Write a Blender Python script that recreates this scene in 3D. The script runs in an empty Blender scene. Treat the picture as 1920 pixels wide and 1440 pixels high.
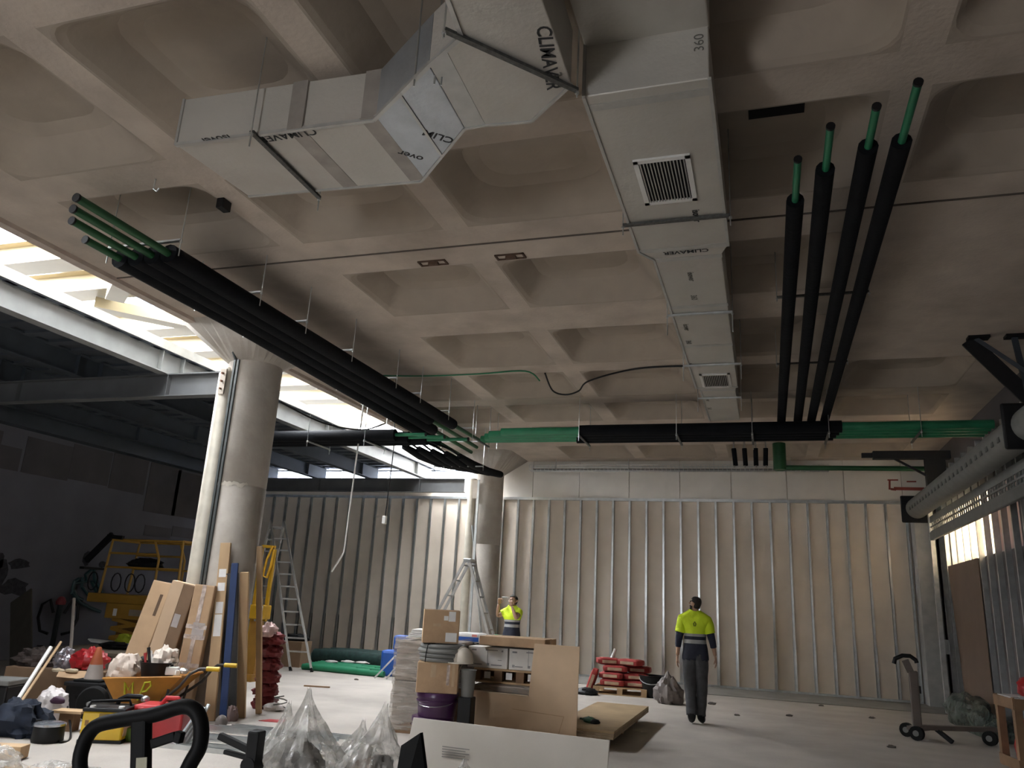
import bpy, bmesh, math, random
from mathutils import Vector as V, Matrix
random.seed(7)
PI = math.pi
SC = bpy.context.scene
COL = SC.collection

# ------------------------------------------------------------------ camera
CAM_POS = V((0, 0, 1.55))
FPX = 1463.23
YAW, PITCH, ROLL = .320116, .273855, .0538163
_f = V((-math.sin(YAW)*math.cos(PITCH), math.cos(YAW)*math.cos(PITCH), math.sin(PITCH)))
_r0 = V((math.cos(YAW), math.sin(YAW), 0))
_u0 = _r0.cross(_f)
RGT = _r0*math.cos(ROLL) + _u0*math.sin(ROLL)
UPV = -_r0*math.sin(ROLL) + _u0*math.cos(ROLL)
cam = bpy.data.cameras.new('camera')
cam.lens = FPX/1920*36
cam.sensor_width = 36
cam.clip_start = .05
cam.clip_end = 300
camo = bpy.data.objects.new('camera', cam)
COL.objects.link(camo)
camo.matrix_world = Matrix(((RGT.x, UPV.x, -_f.x, CAM_POS.x), (RGT.y, UPV.y, -_f.y, CAM_POS.y), (RGT.z, UPV.z, -_f.z, CAM_POS.z), (0, 0, 0, 1)))
SC.camera = camo

# ------------------------------------------------------------------ light
w = bpy.data.worlds.new('overcast_sky')
SC.world = w
w.use_nodes = True
wn = w.node_tree
bg = wn.nodes['Background']
bg.inputs[0].default_value = (.93, .96, 1.0, 1)
# overcast sky, brighter round the veiled sun on the left
wtc = wn.nodes.new('ShaderNodeTexCoord')
wdot = wn.nodes.new('ShaderNodeVectorMath')
wdot.operation = 'DOT_PRODUCT'
wdot.inputs[1].default_value = V((-.70, -.06, .68)).normalized()
wn.links.new(wtc.outputs['Generated'], wdot.inputs[0])
wmax = wn.nodes.new('ShaderNodeMath')
wmax.operation = 'MAXIMUM'
wmax.inputs[1].default_value = 0
wn.links.new(wdot.outputs['Value'], wmax.inputs[0])
wpow = wn.nodes.new('ShaderNodeMath')
wpow.operation = 'POWER'
wpow.inputs[1].default_value = 5
wn.links.new(wmax.outputs[0], wpow.inputs[0])
wmul = wn.nodes.new('ShaderNodeMath')
wmul.operation = 'MULTIPLY_ADD'
wmul.inputs[1].default_value = 26
wmul.inputs[2].default_value = 8
wn.links.new(wpow.outputs[0], wmul.inputs[0])
wn.links.new(wmul.outputs[0], bg.inputs[1])
SC.view_settings.view_transform = 'Standard'
SC.view_settings.look = 'None'
SC.view_settings.gamma = 1
SC.view_settings.use_curve_mapping = False
SC.view_settings.exposure = 1.85


def area(name, loc, direction, sx, sy, power, color=(1, 1, 1), portal=False):
    l = bpy.data.lights.new(name, 'AREA')
    l.shape = 'RECTANGLE'
    l.size, l.size_y = sx, sy
    l.energy = power
    l.color = color
    l.cycles.is_portal = portal
    o = bpy.data.objects.new(name, l)
    COL.objects.link(o)
    o.location = loc
    o.rotation_euler = V(direction).to_track_quat('-Z', 'Y').to_euler()
    return o


# real and added openings through which the daylight comes (portals only guide the sampling of the sky)
area('skylight_portal', (-7.86, 6.5, 5.2), (0, 0, -1), .88, 23, 1, portal=True)
area('clerestory_portal', (-10.6, 19.05, 4.72), (0, -1, 0), 7.4, .5, 1, portal=True)
area('sun_patch_portal', (3.62, 15.3, 3.2), (-1, 0, 0), 4.6, .95, 1, portal=True)
area('fill_opening_portal', (-4.4, -5.2, 1.2), (0, 1, 0), 1.4, 2.4, 1, portal=True)

# ------------------------------------------------------------------ materials
MATS = {}


def M(name, rgb, rough=.7, metal=0., var=.12, scale=6., bump=0., bscale=40., coat=0., detail=6., stain=None, sscale=.7, stretch=None, spec=.5):
    """procedural surface: base colour varied by noise, optional stains and fine bump"""
    if name in MATS:
        return MATS[name]
    m = bpy.data.materials.new(name)
    m.use_nodes = True
    nt = m.node_tree
    p = nt.nodes['Principled BSDF']
    p.inputs['Roughness'].default_value = rough
    p.inputs['Metallic'].default_value = metal
    p.inputs['Specular IOR Level'].default_value = spec
    if coat:
        p.inputs['Coat Weight'].default_value = coat
    tc = nt.nodes.new('ShaderNodeTexCoord')
    src = tc.outputs['Object']
    if stretch:
        mp = nt.nodes.new('ShaderNodeMapping')
        mp.inputs['Scale'].default_value = stretch
        nt.links.new(src, mp.inputs['Vector'])
        src = mp.outputs['Vector']
    n = nt.nodes.new('ShaderNodeTexNoise')
    n.inputs['Scale'].default_value = scale
    n.inputs['Detail'].default_value = detail
    nt.links.new(src, n.inputs['Vector'])
    r = nt.nodes.new('ShaderNodeMapRange')
    r.inputs['From Min'].default_value = .3
    r.inputs['From Max'].default_value = .7
    r.inputs['To Min'].default_value = 1-var
    r.inputs['To Max'].default_value = 1+var
    nt.links.new(n.outputs['Fac'], r.inputs['Value'])
    mul = nt.nodes.new('ShaderNodeVectorMath')
    mul.operation = 'SCALE'
    mul.inputs[0].default_value = rgb
    nt.links.new(r.outputs['Result'], mul.inputs['Scale'])
    out = mul.outputs['Vector']
    if stain:
        n2 = nt.nodes.new('ShaderNodeTexNoise')
        n2.inputs['Scale'].default_value = sscale
        n2.inputs['Detail'].default_value = 9
        n2.inputs['Roughness'].default_value = .65
        nt.links.new(src, n2.inputs['Vector'])
        r2 = nt.nodes.new('ShaderNodeMapRange')
        r2.inputs['From Min'].default_value = .5
        r2.inputs['From Max'].default_value = .72
        r2.inputs['To Max'].default_value = .8
        nt.links.new(n2.outputs['Fac'], r2.inputs['Value'])
        mx = nt.nodes.new('ShaderNodeMix')
        mx.data_type = 'RGBA'
        nt.links.new(r2.outputs['Result'], mx.inputs['Factor'])
        nt.links.new(out, mx.inputs['A'])
        mx.inputs['B'].default_value = (*stain, 1)
        out = mx.outputs['Result']
    nt.links.new(out, p.inputs['Base Color'])
    if bump:
        n3 = nt.nodes.new('ShaderNodeTexNoise')
        n3.inputs['Scale'].default_value = bscale
        n3.inputs['Detail'].default_value = 4
        nt.links.new(src, n3.inputs['Vector'])
        b = nt.nodes.new('ShaderNodeBump')
        b.inputs['Strength'].default_value = bump
        b.inputs['Distance'].default_value = .02
        nt.links.new(n3.outputs['Fac'], b.inputs['Height'])
        nt.links.new(b.outputs['Normal'], p.inputs['Normal'])
    MATS[name] = m
    return m


def film(name, rgb, alpha=.45, rough=.25, bump=.6, bscale=9., stretch=None):
    """thin translucent plastic: part clear, part milky and glossy"""
    if name in MATS:
        return MATS[name]
    m = bpy.data.materials.new(name)
    m.use_nodes = True
    nt = m.node_tree
    p = nt.nodes['Principled BSDF']
    p.inputs['Base Color'].default_value = (*rgb, 1)
    p.inputs['Roughness'].default_value = rough
    p.inputs['Specular IOR Level'].default_value = .7
    tc = nt.nodes.new('ShaderNodeTexCoord')
    n3 = nt.nodes.new('ShaderNodeTexNoise')
    n3.inputs['Scale'].default_value = bscale
    n3.inputs['Detail'].default_value = 5
    if stretch:
        mp = nt.nodes.new('ShaderNodeMapping')
        mp.inputs['Scale'].default_value = stretch
        nt.links.new(tc.outputs['Object'], mp.inputs['Vector'])
        nt.links.new(mp.outputs['Vector'], n3.inputs['Vector'])
    else:
        nt.links.new(tc.outputs['Object'], n3.inputs['Vector'])
    b = nt.nodes.new('ShaderNodeBump')
    b.inputs['Strength'].default_value = bump
    b.inputs['Distance'].default_value = .05
    nt.links.new(n3.outputs['Fac'], b.inputs['Height'])
    nt.links.new(b.outputs['Normal'], p.inputs['Normal'])
    tr = nt.nodes.new('ShaderNodeBsdfTransparent')
    mx = nt.nodes.new('ShaderNodeMixShader')
    r = nt.nodes.new('ShaderNodeMapRange')
    r.inputs['From Min'].default_value = .35
    r.inputs['From Max'].default_value = .65
    r.inputs['To Min'].default_value = max(alpha-.25, 0)
    r.inputs['To Max'].default_value = min(alpha+.25, 1)
    nt.links.new(n3.outputs['Fac'], r.inputs['Value'])
    nt.links.new(r.outputs['Result'], mx.inputs[0])
    nt.links.new(tr.outputs[0], mx.inputs[1])
    nt.links.new(p.outputs[0], mx.inputs[2])
    nt.links.new(mx.outputs[0], nt.nodes['Material Output'].inputs[0])
    MATS[name] = m
    return m


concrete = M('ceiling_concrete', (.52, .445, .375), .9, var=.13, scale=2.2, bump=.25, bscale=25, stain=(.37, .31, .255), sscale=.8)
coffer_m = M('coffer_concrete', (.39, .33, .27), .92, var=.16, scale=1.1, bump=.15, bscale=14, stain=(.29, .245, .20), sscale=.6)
col_m = M('column_concrete', (.40, .365, .32), .9, var=.12, scale=3, bump=.2, bscale=20, stain=(.30, .26, .22), sscale=1.1)
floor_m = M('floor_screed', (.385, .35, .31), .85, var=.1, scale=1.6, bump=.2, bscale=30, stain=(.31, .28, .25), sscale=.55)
strip_m = M('floor_strip_dark', (.24, .23, .21), .9, var=.15, scale=2)
board_m = M('plasterboard_back', (.70, .62, .53), .85, var=.06, scale=2)
upper_m = M('plasterboard_upper', (.70, .67, .62), .85, var=.06, scale=2)
galv = M('galvanised_steel', (.62, .64, .64), .32, .9, var=.12, scale=8)
galv_dull = M('galvanised_dull', (.50, .52, .52), .45, .7, var=.15, scale=9)
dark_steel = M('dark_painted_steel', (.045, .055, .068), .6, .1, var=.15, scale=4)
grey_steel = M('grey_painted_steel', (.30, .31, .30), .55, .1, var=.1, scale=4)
deck_m = M('steel_deck', (.07, .08, .095), .6, .2, var=.15, scale=3)
cream = M('cream_painted_steel', (.27, .22, .13), .5, 0, var=.06, scale=3)
foil = M('duct_foil', (.54, .52, .475), .48, .35, var=.06, scale=2.2, bump=.15, bscale=30, stain=(.48, .44, .40), sscale=.9)
foil_tape = M('foil_tape', (.48, .48, .46), .4, .5, var=.08, scale=10)
insul = M('black_foam', (.004, .0048, .0065), .85, spec=.2, var=.3, scale=5, bump=.3, bscale=18)
green = M('green_pipe', (.02, .20, .095), .45, var=.15, scale=4)
green_d = M('dark_green_pipe', (.015, .09, .03), .5, var=.2, scale=4)
black = M('black_plastic', (.006, .006, .0068), .5, spec=.3, var=.2, scale=10)
blackrub = M('black_rubber', (.008, .008, .008), .85, spec=.25, var=.2, scale=10)
ink = M('print_ink', (.03, .03, .03), .8, var=.2, scale=8)
white_p = M('white_paint', (.78, .77, .74), .5, var=.04)
alu = M('aluminium', (.46, .45, .43), .42, .6, var=.1, scale=9)
card = M('cardboard', (.50, .335, .20), .85, var=.08, scale=5, stain=(.30, .19, .11), sscale=1.5)
card_l = M('cardboard_light', (.62, .45, .30), .85, var=.06, scale=4)
card_d = M('cardboard_dark', (.22, .14, .085), .85, var=.1, scale=4)
tape = M('brown_tape', (.55, .40, .26), .25, var=.08, scale=12)
tape_c = film('clear_tape', (.75, .62, .55), .6, .15, .3, 14)
paper = M('white_paper', (.80, .79, .77), .7, var=.05, scale=12)
wood = M('pine_wood', (.50, .34, .19), .7, var=.16, scale=5, stretch=(1, 1, .12))
wood_f = M('plywood', (.38, .27, .15), .7, var=.15, scale=3)
wood_d = M('dark_wood', (.22, .13, .07), .75, var=.2, scale=5)
osb = M('board_edge', (.30, .22, .14), .8, var=.2, scale=8)
yellow = M('yellow_paint', (.66, .42, .015), .4, var=.08, scale=6)
orange = M('orange_paint', (.46, .20, .025), .5, var=.15, scale=6, stain=(.28, .13, .03), sscale=2)
red = M('red_plastic', (.38, .018, .022), .4, var=.1, scale=6)
red_sack = M('red_paper_sack', (.30, .03, .028), .65, var=.3, scale=7, bump=.4, bscale=12)
sack_lbl = M('sack_print', (.55, .40, .27), .7, var=.2, scale=9)
blue = M('blue_plastic', (.02, .10, .42), .4, var=.1, scale=6)
navy = M('navy_cloth', (.012, .016, .035), .85, var=.2, scale=20)
purple = M('purple_plastic', (.055, .016, .065), .3, var=.08, scale=5)
grey_p = M('grey_plastic', (.18, .18, .17), .6, var=.1, scale=6)
wrap = film('stretch_wrap', (.52, .47, .41), .42, .12, .8, 7, (.5, .5, 3.))
bagfilm = film('clear_bag_film', (.66, .64, .60), .40, .12, .6, 8)
bagwhite = M('white_sack', (.66, .61, .60), .5, var=.1, scale=6, bump=.6, bscale=9)
skin = M('skin', (.42, .25, .17), .55, var=.06, scale=20)
hair_m = M('dark_hair', (.018, .012, .009), .75, var=.3, scale=60, bump=.6, bscale=120)
hivis = M('hivis_yellow_cloth', (.62, .80, .02), .75, var=.1, scale=14, bump=.3, bscale=16)
reflec = M('reflective_tape', (.38, .38, .37), .4, .2, var=.05)
trous = M('grey_trousers', (.055, .055, .058), .85, var=.2, scale=12, bump=.5, bscale=14)


# ------------------------------------------------------------------ mesh helpers
class MB:
    def __init__(s, off=(0, 0, 0)):
        s.v, s.f, s.mi = [], [], []
        s.off = V(off)

    def add(s, vs, fs, mi=0):
        n = len(s.v)
        s.v += [V(p) for p in vs]
        s.f += [tuple(i+n for i in f) for f in fs]
        s.mi += [mi]*len(fs)
        return s

    def box(s, c, d, rz=0, mi=0, mat=None):
        x, y, z = d[0]/2, d[1]/2, d[2]/2
        R = mat or Matrix.Rotation(rz, 3, 'Z')
        vs = [V(c) + R @ V(p) for p in ((-x, -y, -z), (x, -y, -z), (x, y, -z), (-x, y, -z), (-x, -y, z), (x, -y, z), (x, y, z), (-x, y, z))]
        return s.add(vs, [(0, 3, 2, 1), (4, 5, 6, 7), (0, 1, 5, 4), (1, 2, 6, 5), (2, 3, 7, 6), (3, 0, 4, 7)], mi)

    def bb(s, lo, hi, mi=0):
        lo, hi = V(lo), V(hi)
        return s.box((lo+hi)/2, hi-lo, 0, mi)

    def bar(s, a, b, w_, h_, up=(0, 0, 1), mi=0):
        a, b = V(a), V(b)
        d = (b-a)
        L = d.length
        d.normalize()
        up = V(up)
        if abs(d.dot(up)) > .99:
            up = V((0, 1, 0))
        x = d.cross(up).normalized()
        z = x.cross(d)
        R = Matrix((x, d, z)).transposed()
        return s.box((a+b)/2, (w_, L, h_), mat=R, mi=mi)

    def tube(s, pts, r, n=8, cap=True, mi=0, closed=False):
        pts = [V(p) for p in pts]
        rs = r if isinstance(r, (list, tuple)) else [r]*len(pts)
        rings = []
        prev = None
        N = len(pts)
        for i, p in enumerate(pts):
            if closed:
                t = pts[(i+1) % N]-pts[i-1]
            else:
                t = (pts[min(i+1, N-1)]-pts[max(i-1, 0)])
            t.normalize()
            if prev is None:
                a = V((0, 0, 1)) if abs(t.z) < .9 else V((1, 0, 0))
                x = t.cross(a).normalized()
            else:
                x = (prev - t*prev.dot(t)).normalized()
            prev = x
            y = t.cross(x)
            rings.append([p + rs[i]*(math.cos(2*PI*k/n)*x+math.sin(2*PI*k/n)*y) for k in range(n)])
        vs = [q for r_ in rings for q in r_]
        fs = []
        for i in range(N if closed else N-1):
            j = (i+1) % N
            for k in range(n):
                k2 = (k+1) % n
                fs.append((i*n+k, i*n+k2, j*n+k2, j*n+k))
        if cap and not closed:
            fs.append(tuple(range(n-1, -1, -1)))
            fs.append(tuple(range((N-1)*n, N*n)))
        return s.add(vs, fs, mi)

    def cyl(s, a, b, r0, r1=None, n=20, mi=0):
        return s.tube([a, b], [r0, r0 if r1 is None else r1], n, True, mi)

    def lathe(s, prof, n=24, c=(0, 0, 0), mi=0, capb=True, capt=True):
        c = V(c)
        vs = [c+V((r*math.cos(2*PI*k/n), r*math.sin(2*PI*k/n), z)) for r, z in prof for k in range(n)]
        fs = []
        for i in range(len(prof)-1):
            for k in range(n):
                k2 = (k+1) % n
                fs.append((i*n+k, i*n+k2, (i+1)*n+k2, (i+1)*n+k))
        if capb:
            fs.append(tuple(range(n-1, -1, -1)))
        if capt:
            fs.append(tuple(range((len(prof)-1)*n, len(prof)*n)))
        return s.add(vs, fs, mi)

    def prism(s, poly, vec, mi=0):
        n = len(poly)
        a = [V(p) for p in poly]
        vec = V(vec)
        vs = a+[p+vec for p in a]
        fs = [tuple(range(n-1, -1, -1)), tuple(range(n, 2*n))]
        for i in range(n):
            j = (i+1) % n
            fs.append((i, j, n+j, n+i))
        return s.add(vs, fs, mi)

    def build(s, name, mats, parent=None, smooth=False, bevel=0, loc=None):
        me = bpy.data.meshes.new(name)
        me.from_pydata([tuple(p-s.off) for p in s.v], [], s.f)
        mats = mats if isinstance(mats, (list, tuple)) else [mats]
        for m in mats:
            me.materials.append(m)
        for p, k in zip(me.polygons, s.mi):
            p.material_index = k
        bm = bmesh.new()
        bm.from_mesh(me)
        bmesh.ops.recalc_face_normals(bm, faces=bm.faces)
        bm.to_mesh(me)
        bm.free()
        if smooth:
            for p in me.polygons:
                p.use_smooth = True
            me.set_sharp_from_angle(angle=math.radians(smooth if smooth is not True else 40))
        o = bpy.data.objects.new(name, me)
        COL.objects.link(o)
        if parent is not None:
            o.parent = parent
        if loc is not None:
            o.location = loc
        elif parent is None:
            o.location = s.off
        if bevel:
            b = o.modifiers.new('edge', 'BEVEL')
            b.width = bevel
            b.segments = 2
            b.limit_method = 'ANGLE'
        return o


def box(lo, hi, off=(0, 0, 0)):
    return MB(off).bb(lo, hi)


LABELS = {}


def tag(o, label, cat, group=None):
    o['label'] = label
    o['category'] = cat
    if group:
        o['group'] = group
    return o


def thing(name, label, cat, loc=(0, 0, 0), rz=0, group=None):
    o = bpy.data.objects.new(name, None)
    o.empty_display_size = .1
    COL.objects.link(o)
    o.location = loc
    o.rotation_euler = (0, 0, rz)
    return tag(o, label, cat, group)


def struct(o):
    o['kind'] = 'structure'
    return o


def dup(root, label=None, loc=None, rz=None):
    r = root.copy()
    COL.objects.link(r)
    if loc is not None:
        r.location = loc
    if rz is not None:
        r.rotation_euler = (0, 0, rz)
    if label:
        r['label'] = label
    for ch in list(root.children):
        c = ch.copy()
        COL.objects.link(c)
        c.parent = r
        for g in ch.children:
            d = g.copy()
            COL.objects.link(d)
            d.parent = c
    return r


ORD = ['nearest', 'second', 'third', 'fourth', 'fifth', 'sixth', 'seventh', 'eighth', 'ninth', 'tenth', 'eleventh', 'twelfth', 'thirteenth', 'fourteenth', 'fifteenth', 'sixteenth']


# a point of the hall from a sight line and one known plane of the hall
def at(px, py, X=None, Y=None, Z=None):
    d = RGT*((px-960)/FPX) - UPV*((py-720)/FPX) + _f
    if Z is not None:
        return CAM_POS + d*((Z-CAM_POS.z)/d.z)
    if Y is not None:
        return CAM_POS + d*(Y/d.y)
    return CAM_POS + d*(X/d.x)


def F(px, py):
    return at(px, py, Z=0)


def text_mesh(name, body, size, mat_, parent, loc, xdir, ydir, bold=.0):
    """flat printed lettering as a thin mesh; xdir is the reading direction, ydir the up of the letters"""
    c = bpy.data.curves.new(name, 'FONT')
    c.body = body
    c.size = size
    c.align_x = 'CENTER'
    c.align_y = 'CENTER'
    c.offset = bold
    c.resolution_u = 3
    t = bpy.data.objects.new(name, c)
    me = bpy.data.meshes.new_from_object(t)
    bpy.data.objects.remove(t)
    x = V(xdir).normalized()
    y = (V(ydir) - x*V(ydir).dot(x)).normalized()
    z = x.cross(y)
    R = Matrix((x, y, z)).transposed().to_4x4()
    me.transform(Matrix.Translation(V(loc)) @ R)
    me.materials.clear()
    me.materials.append(mat_)
    me.name = name
    o = bpy.data.objects.new(name, me)
    COL.objects.link(o)
    if parent:
        o.parent = parent
    return o

# ================================================================== STRUCTURE
XL, XR, YF, YB = -14.0, 3.5, -5.0, 19.0
H = 5.07
XS = -7.42      # edge of the concrete slab along the skylight
XB = -8.30      # edge of the steel roof along the skylight

struct(box((XL-.3, YF-1.2, -.3), (XR+.3, YB+.3, 0)).build('floor', floor_m))
fs = struct(box((-6.4, 17.15, 0), (XR-.2, YB-.12, .012)).build('trim_1', strip_m))  # darker strip of floor along the back wall

# ---- concrete waffle ceiling
CX = [(-6.45, -4.80), (-4.52, -2.93), (-2.67, -1.01), (-.75, .92), (1.18, 2.82)]
CY = [(-4.6, -3.05), (-2.6, -1.1), (-.65, .85), (1.25, 2.8), (3.15, 4.72), (5.12, 6.43), (7.24, 8.61), (9.42, 10.94), (11.33, 12.86), (13.27, 14.64), (15.05, 16.3), (17.02, 18.55)]
cells = []


def ceil_z(x, y):
    """height of the concrete above a point of the plan"""
    for (x0, x1), (y0, y1) in cells:
        if x0 < x < x1 and y0 < y < y1:
            d = min(x-x0, x1-x, y-y0, y1-y)
            return H+(.02 if d < .06 else .035+(d-.06)*1.1 if d < .24 else .25+(d-.24)*.4 if d < .36 else .29)
    return H


for i, cx in enumerate(CX):
    for j, cy in enumerate(CY):
        if i in (0, 4) and j in (6, 7):
            continue
        if i == 0 and j >= 10:
            continue
        cells.append((cx, cy))
xs = sorted({XS, XR+.2} | {v for c in CX for v in c})
ys = sorted({YF-.3, YB+.2} | {v for c in CY for v in c})
mb = MB()
for a in range(len(xs)-1):
    for b in range(len(ys)-1):
        x0, x1, y0, y1 = xs[a], xs[a+1], ys[b], ys[b+1]
        if ((x0, x1), (y0, y1)) in cells:
            continue
        mb.add([(x0, y0, H), (x1, y0, H), (x1, y1, H), (x0, y1, H)], [(0, 1, 2, 3)])
mb.add([(XS, ys[0], H), (XS, ys[-1], H), (XS, ys[-1], H+.6), (XS, ys[0], H+.6)], [(0, 1, 2, 3)])
mb.add([(XS, ys[0], H+.6), (XR+.2, ys[0], H+.6), (XR+.2, ys[-1], H+.6), (XS, ys[-1], H+.6)], [(0, 1, 2, 3)])
ceil = struct(mb.build('ceiling', concrete))
bounce_cover = M('dark_bounce_cover', (.022, .022, .024), .9)
struct(MB().bb((XS-.012, YF-.3, H+.02), (XS-.002, YB+.2, H+.66)).bb((XS-.012, YF-.3, H+.61), (XR+.2, YB+.2, H+.66)).build('ceiling_bounce_cover', bounce_cover))  # unseen dark cover over the slab, added to stop sky bounce


def rrect(x0, x1, y0, y1, r, z, n=4):
    pts = []
    for cx, cy, a0 in ((x1-r, y1-r, 0), (x0+r, y1-r, PI/2), (x0+r, y0+r, PI), (x1-r, y0+r, 1.5*PI)):
        for k in range(n+1):
            a = a0+k/n*PI/2
            pts.append((cx+r*math.cos(a), cy+r*math.sin(a), z))
    return pts


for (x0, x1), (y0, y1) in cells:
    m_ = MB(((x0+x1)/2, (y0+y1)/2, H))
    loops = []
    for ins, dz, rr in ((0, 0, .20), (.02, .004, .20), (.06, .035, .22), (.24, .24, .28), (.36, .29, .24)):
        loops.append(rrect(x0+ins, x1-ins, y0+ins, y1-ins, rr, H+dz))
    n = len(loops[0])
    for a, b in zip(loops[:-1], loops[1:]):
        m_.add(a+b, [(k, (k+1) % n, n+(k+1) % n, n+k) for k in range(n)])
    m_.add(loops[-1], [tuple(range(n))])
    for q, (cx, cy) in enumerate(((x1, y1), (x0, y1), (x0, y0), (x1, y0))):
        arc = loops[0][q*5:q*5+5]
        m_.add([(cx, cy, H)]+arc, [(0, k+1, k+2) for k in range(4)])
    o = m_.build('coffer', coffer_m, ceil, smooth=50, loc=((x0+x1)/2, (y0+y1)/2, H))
# casting joints of the wide ribs, slab edge angle
m_ = MB()
for y in (6.80, 16.35):
    m_.bb((XS+.05, y-.008, H-.012), (XR, y+.008, H+.01))
m_.build('casting_joint', M('joint_dark', (.12, .10, .085), .95), ceil)
box((XS-.03, YF, H-.05), (XS+.10, 18.6, H)).build('edge_lip', M('edge_lip', (.50, .42, .36), .8), ceil)

# ---- back wall: boards on galvanised studs
wb = MB()
wb.bb((XR-10.2, YB, 0), (XR+.2, YB+.2, H+.5))
wb.bb((XL-.2, YB, 0), (XR-10.2, YB+.2, 4.47))
wall_b = struct(wb.build('wall_back', board_m))
STZ = 4.11
bx = [XL]+[-12.73+.399*3*k for k in range(0, 5)]+[-6.75]
for a, b in zip(bx[:-1], bx[1:]):
    box((a+.004, YB-.015, .03), (b-.004, YB, 4.44)).build('plasterboard', board_m, wall_b)
bx = [-6.75]+[-6.34+.4035*3*k for k in range(1, 8)]+[XR]
for a, b in zip(bx[:-1], bx[1:]):
    box((a+.004, YB-.015, .03), (b-.004, YB, STZ+.02)).build('plasterboard', board_m, wall_b)
ux = [at(px, 915, Y=YB).x for px in (945, 1000, 1087, 1180, 1275, 1371, 1475, 1582, 1690)]+[XR]
for a, b in zip(ux[:-1], ux[1:]):
    box((a+.006, YB-.05, STZ+.03), (b-.006, YB, H)).build('upper_panel', upper_m, wall_b)
# one C-stud, then copies
sm = MB()
for z0, z1, g in ((.03, STZ, 0), (.03, 1.05, .007)):
    sm.bb((-.024-g, -.085-g, z0), (.024+g, -.081+g, z1))
    sm.bb((-.024-g, -.085-g, z0), (-.020+g, -.015, z1))
    sm.bb((-.024-g, -.019, z0), (.024+g, -.0155, z1))
st0 = sm.build('stud', galv, wall_b, loc=(-6.34, YB, 0))
for x in [-6.34+.4035*k for k in range(1, 24)]+[-12.73-.399*k for k in range(1, 4)]+[-12.73+.399*k for k in range(0, 15)]:
    c = st0.copy()
    COL.objects.link(c)
    c.location.x = x
    c.parent = wall_b
for x0, x1 in ((-6.37, 2.97), (XL+.05, -7.05)):
    box((x0, YB-.09, STZ-.02), (x1, YB-.012, STZ+.045)).build('top_track', galv, wall_b)
    box((x0, YB-.10, 0), (x1, YB-.012, .05)).build('floor_track', galv_dull, wall_b)
# boxed downpipes in the right corner
box((3.0, 18.45, 0), (3.28, YB-.02, 4.1)).build('corner_casing', M('casing_grey', (.42, .42, .40), .6), wall_b, bevel=.01)
mcc = MB()
mcc.cyl((3.36, 18.6, 0), (3.36, 18.6, 4.3), .06, n=12)
mcc.bb((3.31, 18.5, 1.02), (3.46, 18.62, 1.3))
mcc.build('downpipe', M('downpipe_grey', (.36, .37, .36), .5), wall_b, smooth=True)
# faint red spray marks on the upper panel near the right corner
mr = MB()
for (a, b, w_) in (((1668, 900), (1668, 918), .04), ((1664, 900), (1684, 900), .03), ((1676, 916), (1733, 917), .07), ((1700, 903), (1718, 903), .03), ((1670, 917), (1680, 918), .05)):
    A, B = at(*a, Y=YB-.052), at(*b, Y=YB-.052)
    mr.bar(A, B, .004, w_, up=(0, 0, 1) if abs(A.z-B.z) < .05 else (1, 0, 0))
mr.build('red_spray_mark', M('red_spray', (.26, .06, .045), .9), wall_b)

# ---- left wall with boards and taped joints
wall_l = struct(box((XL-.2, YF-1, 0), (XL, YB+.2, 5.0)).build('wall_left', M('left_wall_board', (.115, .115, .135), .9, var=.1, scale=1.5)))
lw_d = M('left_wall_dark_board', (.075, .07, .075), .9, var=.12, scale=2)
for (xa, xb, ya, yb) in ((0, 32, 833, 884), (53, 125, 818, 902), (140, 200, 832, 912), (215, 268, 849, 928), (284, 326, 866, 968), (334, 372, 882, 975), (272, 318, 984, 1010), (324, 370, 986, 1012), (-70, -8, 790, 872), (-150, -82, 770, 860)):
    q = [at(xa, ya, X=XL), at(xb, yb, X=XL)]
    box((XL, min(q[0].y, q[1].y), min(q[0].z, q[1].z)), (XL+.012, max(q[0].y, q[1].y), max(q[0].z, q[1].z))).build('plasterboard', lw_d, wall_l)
# dark scuffs on the left wall
ms = MB()
for (px, py, w_, h_) in ((35, 1057, .3, .12), (-2, 1052, .14, .2), (0, 1078, .16, .35), (162, 1046, .14, .17), (25, 1100, .35, .2), (192, 1058, .16, .1)):
    c = at(px, py, X=XL+.002)
    n = 12
    pts = [(XL+.001, c.y+w_*math.cos(2*PI*k/n)*random.uniform(.6, 1.1), c.z+h_*math.sin(2*PI*k/n)*random.uniform(.6, 1.1)) for k in range(n)]
    ms.prism(pts, (.003, 0, 0))
ms.build('scuff_mark', M('scuff_dark', (.03, .03, .035), .95, var=.4, scale=14), wall_l)

# ---- right wall with studs, added window standing in for a sun patch
WY0, WY1, WZ0, WZ1 = 13.0, 17.7, 2.72, 3.85
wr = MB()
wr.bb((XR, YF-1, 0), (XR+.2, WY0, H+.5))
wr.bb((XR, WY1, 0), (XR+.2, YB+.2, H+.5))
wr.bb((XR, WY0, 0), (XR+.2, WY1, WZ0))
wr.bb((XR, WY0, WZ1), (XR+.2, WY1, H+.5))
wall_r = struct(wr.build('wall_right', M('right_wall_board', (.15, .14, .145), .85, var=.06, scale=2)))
sr = MB()
for g, z1 in ((0, 4.6),):
    sr.bb((-.085, -.024, .03), (-.081, .024, z1))
    sr.bb((-.085, -.024, .03), (-.001, -.020, z1))
    sr.bb((-.005, -.024, .03), (-.001, .024, z1))
r0 = sr.build('stud', galv, wall_r, loc=(XR, 18.3, 0))
for k in range(1, 20):
    c = r0.copy()
    COL.objects.link(c)
    c.location.y = 18.3-.52*k
    c.parent = wall_r


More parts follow.
